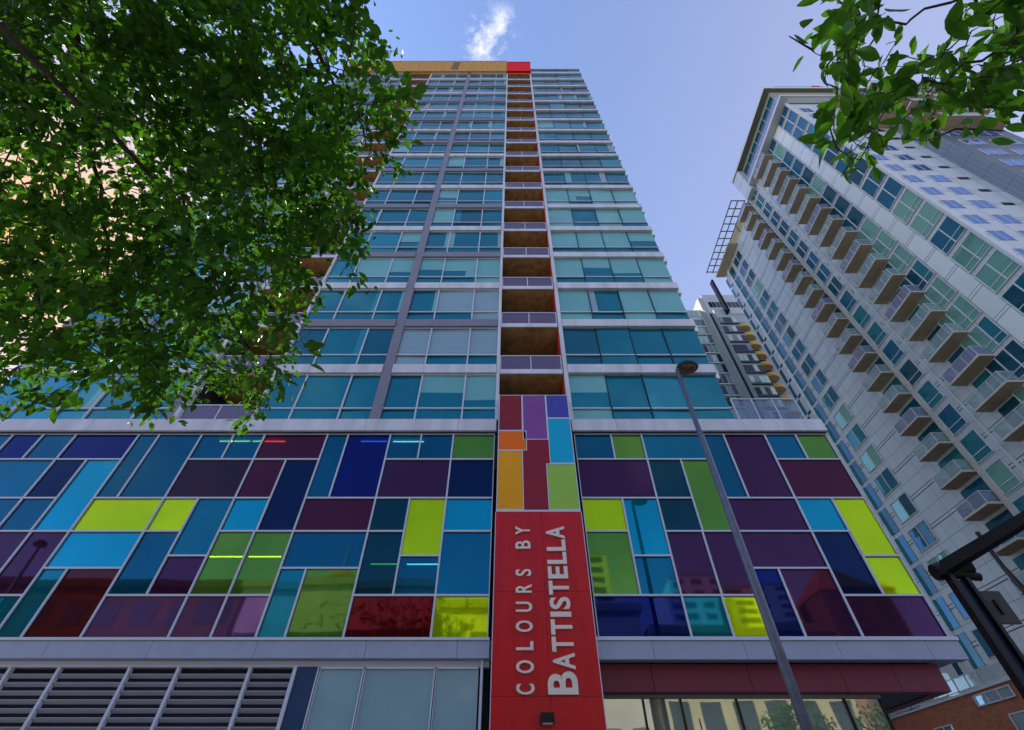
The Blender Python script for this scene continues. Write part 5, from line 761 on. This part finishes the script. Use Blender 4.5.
RIGHT_TWIGS=[(1.52,0.43,3.69),(1.39,0.59,3.52),(2.23,0.39,4.34),(1.44,0.11,4.05),(2.17,0.28,4.17),(2.1,0.46,3.94),(2.96,0.28,4.53),(2.37,0.29,3.93),(2.15,0.53,4.42),(1.75,0.32,4.57),(2.49,0.38,4.65),(2.33,0.14,3.92),(2.03,0.46,3.9),(1.4,0.59,3.61),(2.49,0.78,4.59),(1.86,0.45,3.72),(1.43,0.53,3.67),(2.01,0.46,3.98),(1.71,0.5,4.39),(2.11,0.4,3.95),(2.02,0.45,4.04),(2.28,0.34,4.31),(2.29,0.75,4.62),(2.59,0.21,4.46),(3.13,0.1,4.82),(2.11,0.58,4.68),(2.05,0.93,4.4),(1.51,0.34,4.13),(1.77,0.4,3.85),(1.96,0.58,4.5),(2.15,0.3,4.08),(1.91,0.53,4.67),(2.16,0.32,4.03),(2.12,0.27,4.05),(1.9,0.46,4.75),(1.24,0.41,3.76),(2.64,0.04,4.59),(2.68,0.34,4.58),(1.17,0.39,3.61),(1.64,0.4,4.27),(1.5,0.74,3.68),(2.07,0.61,4.63),(1.92,0.31,3.74),(2.52,0.43,3.88),(2.5,0.62,4.66),(2.53,0.3,4.31),(1.86,0.39,4.88),(2.91,0.48,4.87),(2.04,0.67,4.5),(1.62,0.4,3.74),(2.28,0.16,4.13),(1.56,0.43,4.18),(1.5,0.28,4.02),(1.55,0.28,4.37),(2.86,0.58,4.3),(1.55,0.78,3.78),(2.77,0.4,4.23),(1.9,0.55,3.97),(2.4,0.44,3.74),(2.06,0.46,3.97),(2.2,0.33,3.79),(2.4,0.52,4.25),(2.95,0.5,4.82),(2.26,0.44,4.03),(1.83,0.4,3.65),(3.2,0.42,4.64),(2.15,0.59,4.33),(3.05,0.35,4.61),(2.16,0.59,4.41),(1.48,0.63,3.8),(1.99,0.77,4.44),(2.08,0.42,3.84),(2.32,0.68,4.39),(1.83,0.6,3.9),(2.01,0.15,3.97),(2.79,0.55,4.2),(3.07,0.54,4.43),(1.68,0.54,4.23),(1.43,0.66,3.7),(2.12,0.47,4.31),(3.12,0.46,4.76),(2.6,0.02,4.55),(2.33,0.53,4.06),(1.61,0.55,4.05),(1.89,0.26,3.89),(1.52,0.29,3.99),(1.36,0.4,3.81),(1.47,0.32,3.92),(1.84,0.34,4.81),(1.78,0.38,4.62),(2.5,0.65,4.57),(1.79,0.59,3.75),(1.97,0.76,4.54),(2.25,0.37,4.16),(1.96,0.48,3.8),(2.4,0.42,4.26),(2.64,0.6,4.58),(2.38,0.53,3.84),(2.61,0.33,4.64),(1.85,0.45,4.84),(3.33,0.34,4.8),(1.55,0.32,4.19),(2.4,0.37,4.28),(1.37,0.41,3.81),(2.24,0.42,4.1),(1.87,0.54,4.78),(2.9,0.49,4.86),(1.7,0.02,4.88),(1.68,0.57,3.48),(1.79,0.51,3.79),(1.9,0.54,3.66),(2.03,0.57,3.69),(1.19,0.37,3.79),(1.21,0.45,3.55),(1.43,0.65,3.73),(1.34,0.68,3.59),(1.4,0.58,3.61)]

def leafmat(name, col, tcol):
    m = bpy.data.materials.new(name); m.use_nodes = True; t = m.node_tree; N = t.nodes.new; L = t.links.new
    b = t.nodes['Principled BSDF']; out = t.nodes['Material Output']
    at = N('ShaderNodeAttribute'); at.attribute_name = 'tone'
    def shade(c):
        mm = N('ShaderNodeMixRGB'); mm.inputs[1].default_value = (*[x*.55 for x in c], 1); mm.inputs[2].default_value = (*[min(1, x*1.5) for x in c], 1); L(at.outputs['Fac'], mm.inputs[0]); return mm.outputs[0]
    L(shade(col), b.inputs['Base Color']); b.inputs['Roughness'].default_value = .42; b.inputs['Specular IOR Level'].default_value = .15
    tr = N('ShaderNodeBsdfTranslucent'); L(shade(tcol), tr.inputs[0])
    mx = N('ShaderNodeMixShader'); mx.inputs[0].default_value = .5; L(b.outputs[0], mx.inputs[1]); L(tr.outputs[0], mx.inputs[2]); L(mx.outputs[0], out.inputs['Surface']); return m
LEAF = leafmat('leaf', (.036,.108,.010), (.066,.195,.008))
BARK = mat('bark', (.045,.035,.028), .9, noise=.4, nscale=14, bump=.01, bscale=30)
class Foliage:
    def __init__(s): s.v = []; s.f = []; s.t = []
    def leaf(s, p, d, nrm_, L_, W, tone, curl):
        d = d.normalized(); sd = d.cross(nrm_)
        if sd.length < 1e-4: sd = d.cross(Vector((1,0,0)))
        sd.normalize(); n = sd.cross(d)
        k = len(s.v)
        prof = ((.0, .0), (.18, .62), (.42, 1.0), (.68, .82), (.88, .38))
        fold = .16
        mid = [p + d*(L_*a) - n*(curl*L_*a*a) for a, _ in prof] + [p + d*L_ - n*curl*L_]
        s.v += [tuple(q) for q in mid]
        for sg in (-1, 1):
            for i in range(1, 5): s.v.append(tuple(mid[i] + sd*(sg*W/2*prof[i][1]) + n*(fold*W*prof[i][1])))
        Lf = k+6; Rt = k+10
        fs = [(k, k+1, Lf), (k, Rt, k+1)]
        for i in range(3): fs += [(k+1+i, k+2+i, Lf+1+i, Lf+i), (k+1+i, Rt+i, Rt+1+i, k+2+i)]
        fs += [(k+4, k+5, Lf+3), (k+4, Rt+3, k+5)]
        s.f += fs; s.t += [tone]*len(fs)
    def build(s, name, parent):
        me = bpy.data.meshes.new(name); off = parent.location
        me.from_pydata([(a-off.x, b-off.y, c-off.z) for a, b, c in s.v], [], s.f); me.materials.append(LEAF)
        at = me.attributes.new('tone', 'FLOAT', 'FACE'); at.data.foreach_set('value', s.t)
        me.polygons.foreach_set('use_smooth', [True]*len(s.f)); me.update()
        o = bpy.data.objects.new(name, me); scene.collection.objects.link(o); o.parent = parent; return o
def rv(r): return Vector((r.gauss(0,1), r.gauss(0,1), r.gauss(0,1))).normalized()
def tree(name, base, trunk, limbs, twigs, label, cat, seed, nl, LL, spread, twl, tr0, wd):
    T_ = empty(name, base, label, cat); r = random.Random(seed)
    s = MB(); s.tube([p for p, _ in trunk], [q for _, q in trunk], BARK, 14); s.build('trunk', T_, smooth=True)
    anchors = []
    for pts, ra_, rb_ in limbs:
        q = MB(); n = len(pts); V = [Vector(p) for p in pts]; fine = []
        for i in range(n-1):
            for j in range(4): fine.append(V[i].lerp(V[i+1], j/4) + rv(r)*(.03 if i or j else 0))
        fine.append(V[-1]); m_ = len(fine)
        q.tube(fine, [ra_+(rb_-ra_)*(i/(m_-1))**.7 for i in range(m_)], BARK, 8); q.build('branch', T_, smooth=True)
        anchors += fine[2:]
    F = Foliage(); tw = MB()
    nodes = list(anchors)
    order = sorted([Vector(c) for c in twigs], key=lambda q: min((q-a_).length for a_ in anchors))
    for c in order:
        a = min(nodes, key=lambda q: (q-c).length); dd = (c-a)
        dirn = (dd.normalized()*.9 + rv(r)*.7 + Vector((0,0,-.25))).normalized()
        if dd.length > .01:
            m1_ = a.lerp(c, .35) + rv(r)*.12*dd.length; m2_ = a.lerp(c, .7) + rv(r)*.12*dd.length
            k0 = tr0*min(1.6, .55+dd.length); tw.tube([a, m1_, m2_, c], [k0, k0*.8, k0*.65, .004], BARK, 5, cap=False)
            nodes += [m1_, m2_, c]
        ln = twl*r.uniform(.7, 1.3); e = c + dirn*ln - Vector((0,0,.12*ln)); md = c + dirn*ln*.5
        tw.tube([c, md, e], [.004,.003,.0018], BARK, 4, cap=False)
        k = int(nl*r.uniform(.7, 1.3))
        tb = r.random()
        for i in range(k):
            f = (i+.5)/k; p = c.lerp(md, f*2) if f < .5 else md.lerp(e, f*2-1)
            p = p + rv(r)*spread*r.random()
            ld = (dirn*.5 + rv(r)*.75 + Vector((0,0,-.28))).normalized()
            up = (Vector((0,0,1))*1.0 + rv(r)*.55).normalized()
            l_ = LL*r.uniform(.6, 1.4)
            F.leaf(p, ld, up, l_, l_*r.uniform(wd, wd+.12), min(1, max(0, tb*.72 + r.random()*.28)), r.uniform(.0,.25))
    tw.build('twigs', T_); F.build('crown', T_); return T_
tree('leafy_tree', (-4.6, -2.6, 0), [((-4.6,-2.6,-.05), .27), ((-4.55,-2.55,.4), .21), ((-4.5,-2.4,2.2), .18), ((-4.35,-2.1,4.0), .15), ((-4.2,-1.6,5.6), .12)],
 [([(-4.2,-1.6,5.6),(-2.9,-.4,6.83),(-3.29,.52,6.93),(-3.35,.96,6.78),(-3.46,1.39,6.78),(-3.61,1.95,6.67),(-3.68,2.51,6.4)], 0.0527, 0.0132),
  ([(-4.2,-1.6,5.6),(-3.7,-.4,6.98),(-3.84,.52,6.93),(-3.82,1.16,6.73),(-3.95,1.68,6.78),(-4.1,2.23,6.81)], 0.0434, 0.0090),
  ([(-4.3,-1.9,4.9),(-4.7,.12,6.76),(-4.5,.8,6.9),(-4.7,1.25,6.78),(-5.32,1.64,6.97),(-5.54,1.95,6.67)], 0.0434, 0.0072),
  ([(-4.2,-1.6,5.6),(-2.4,-.7,6.4),(-1.85,.1,6.3),(-1.62,.85,6.2),(-1.47,1.24,6.23),(-1.3,1.5,6.1)], 0.0372, 0.0048),
  ([(-4.2,-1.6,5.6),(-3.5,-.5,6.5),(-3.75,.7,6.4),(-4.01,1.89,6.02),(-4.0,2.44,5.64),(-4.05,2.87,5.22),(-4.2,3.08,5.02)], 0.0372, 0.0048),
  ([(-4.35,-2.1,4.0),(-3.2,.2,5.0),(-2.7,1.4,5.1),(-2.5,2.3,4.9),(-2.35,3.0,4.6)], 0.0310, 0.0048),
  ([(-4.35,-2.1,4.0),(-4.9,.6,5.0),(-4.7,1.9,5.3),(-4.45,2.5,5.3)], 0.0310, 0.0048)],
 LEFT_TWIGS, 'dense leafy tree whose crown hangs over the upper left of the view', 'tree', 2, 44, .082, .20, .40, .007, .46)
tree('young_elm', (5.2, -1.4, 0), [((5.2,-1.4,-.05), .17), ((5.15,-1.35,.4), .12), ((5.0,-1.1,2.2), .1), ((4.6,-.5,3.6), .08)],
 [([(4.6,-.5,3.6),(3.28,.07,4.59),(2.44,.31,4.36),(2.15,.26,4.26),(1.9,.3,4.23),(1.7,.34,4.18),(1.51,.44,3.96)], .014, .003),
  ([(4.6,-.5,3.6),(3.28,.27,4.39),(2.33,.39,4.14),(1.9,.48,3.91),(1.68,.56,3.84),(1.43,.71,3.55)], .012, .002)],
 RIGHT_TWIGS, 'branches with large pale edged leaves reaching in at the upper right', 'tree', 6, 7, .090, .055, .14, .0035, .36)

# ---------------------------------------------------------------- the street behind the viewer, mirrored in the glass
def block(name, x0, x1, y0, y1, h, col, wincol, label, nx, nz, gr=None, cat='building', roofm=None, wh_=None):
    b = empty(name, ((x0+x1)/2, y1, 0), label, cat, gr)
    m = mat('wall_' + name + str(int(x0)), col, .8, noise=.12, nscale=.4)
    s = MB(); s.box(x0, x1, y0, y1, 0, h, m); s.build('wall', b)
    s = MB(); s.box(x0-.3, x1+.3, y0-.3, y1+.3, h, h+.7, roofm or mat('cornice_' + name, tuple(c*.6 for c in col), .7)); s.build('roof', b)
    s = MB(); dx = (x1-x0)/nx; dz = ((wh_ or h)-3.5)/nz; wm = mat('win_' + name, wincol, .08, .2, .8)
    for i in range(nx):
        for j in range(nz): s.box(x0+dx*i+dx*.2, x0+dx*(i+1)-dx*.2, y1+.01, y1+.06, 3.5+dz*j+dz*.15, 3.5+dz*(j+1)-dz*.3, wm)
    s.build('window', b, kind='stuff')
    return b
block('office_block', -58, -27, -40, -22, 19.5, (.20,.09,.05), (.05,.05,.06), 'brown office block mirrored at the lower west end of the podium', 9, 4)
block('warehouse', -26.5, -8, -40, -22, 19.5, (.85,.68,.74), (.03,.04,.10), 'pale pink rendered building mirrored in the violet podium panels', 6, 2, wh_=14)
wh = bpy.data.objects['warehouse']; s = MB(); s.box(-26.4, -8.1, -21.9, -21.7, 3, 15.2, mat('warehouse_glazing', (.02,.025,.05), .1, 0, .8))
for i in range(9): s.box(-26.2+i*2.2, -26.12+i*2.2, -21.69, -21.6, 3, 15.2, AW)
s.box(-26.4, -8.1, -21.69, -21.6, 11, 11.1, AW); s.build('glazed_front', wh)
block('shop_row', -7, 12, -38, -22, 17.5, (.75,.70,.60), (.25,.28,.20), 'three storey shop building mirrored in the street level glazing', 8, 2)
block('corner_block', 13, 30, -40, -22, 15.5, (.70,.62,.38), (.10,.14,.16), 'sand coloured corner building mirrored in the shop windows', 6, 3)
block('office_tower', 18, 38, -172, -150, 78, (.90,.82,.55), (.10,.12,.12), 'cream office tower mirrored beside the sign in the green panels', 2, 20, 'downtown towers')
block('glass_tower', 60, 82, -190, -165, 78, (.80,.84,.86), (.2,.26,.28), 'silver stepped tower mirrored in the teal panel', 3, 18, 'downtown towers')
block('stone_tower', 88, 112, -200, -170, 76, (.92,.85,.55), (.2,.2,.12), 'pale stone tower mirrored in the lime panel', 2, 22, 'downtown towers')
block('gabled_tower', 118, 146, -190, -160, 70, (.22,.12,.09), (.08,.08,.12), 'brown tower with a pitched roof mirrored in the indigo panel', 3, 16, 'downtown towers')
gt = bpy.data.objects['gabled_tower']; s = MB()
cx, cy = 132, -175
for a, b in (((-14,-15),(14,-15)),((14,-15),(14,15)),((14,15),(-14,15)),((-14,15),(-14,-15))):
    s.quad([(cx+a[0], cy+a[1], 70.7), (cx+b[0], cy+b[1], 70.7), (cx, cy, 86)], mat('copper_roof', (.40,.14,.07), .7))
s.build('pyramid_roof', gt)
OT = empty('observation_tower', (-97, -240, 0), 'slender tower with a round lookout pod and spire, mirrored in the olive panel', 'tower')
s = MB(); s.tube([(-97,-240,0), (-97,-240,96)], [6, 4.2], CONC, 20); s.build('shaft', OT)
s = MB(); s.tube([(-97,-240,92),(-97,-240,97),(-97,-240,101),(-97,-240,104),(-97,-240,108)], [4.2, 12, 13, 9, 2.5], mat('pod_red', (.55,.25,.12), .5), 24); s.build('lookout_pod', OT)
s = MB(); s.tube([(-97,-240,108),(-97,-240,132)], [1.6,.3], AW, 10); s.build('spire', OT)
block('shade_blocker', -20, 6.5, 42.6, 78, 130, (.5,.5,.5), (.1,.15,.2), 'added unseen slab behind the podium tower that shades the balcony tower', 8, 30)  # unseen block added behind the main tower to keep the balcony tower shaded
# street trees across the road
def far_tree(x, y, h, i, label):
    T_ = empty('street_tree', (x, y, 0), label, 'tree', 'street trees across the road'); r = random.Random(i)
    s = MB(); s.tube([(x,y,-.05),(x,y,h*.3),(x+.2,y,h*.7)], [.16,.12,.05], BARK, 10)
    for k in range(7):
        a = r.random()*6.28; z0 = h*r.uniform(.3,.6); s.tube([(x,y,z0),(x+math.cos(a)*h*.2,y+math.sin(a)*h*.2,z0+h*.22)], [.06,.02], BARK, 6)
    s.build('trunk', T_, smooth=True)
    F = Foliage(); lobes = [(Vector((x+r.gauss(0,h*.13), y+r.gauss(0,h*.13), h*r.uniform(.42,.9))), h*r.uniform(.10,.17)) for _ in range(14)]
    for c, rr in lobes:
        for _ in range(150):
            d_ = rv(r); p = c + d_*rr*r.random()**.33
            F.leaf(p, rv(r), (d_+rv(r)*.6), .26*r.uniform(.7,1.3), .17, r.random(), .1)
    F.build('crown', T_)
for i, (x, y, h, lb) in enumerate(((21,-14.5,9.0,'bushy street tree mirrored at the east end of the shop windows'), (25.5,-15,10,'taller street tree mirrored near the shop corner'), (-11,-18.5,13,'lanky street tree mirrored in the violet panels'), (-17,-18.5,12.5,'loose crowned street tree mirrored in front of the pink building'), (-24,-18,13,'street tree mirrored beside the brown office block'))):
    far_tree(x, y, h, i+40, lb)
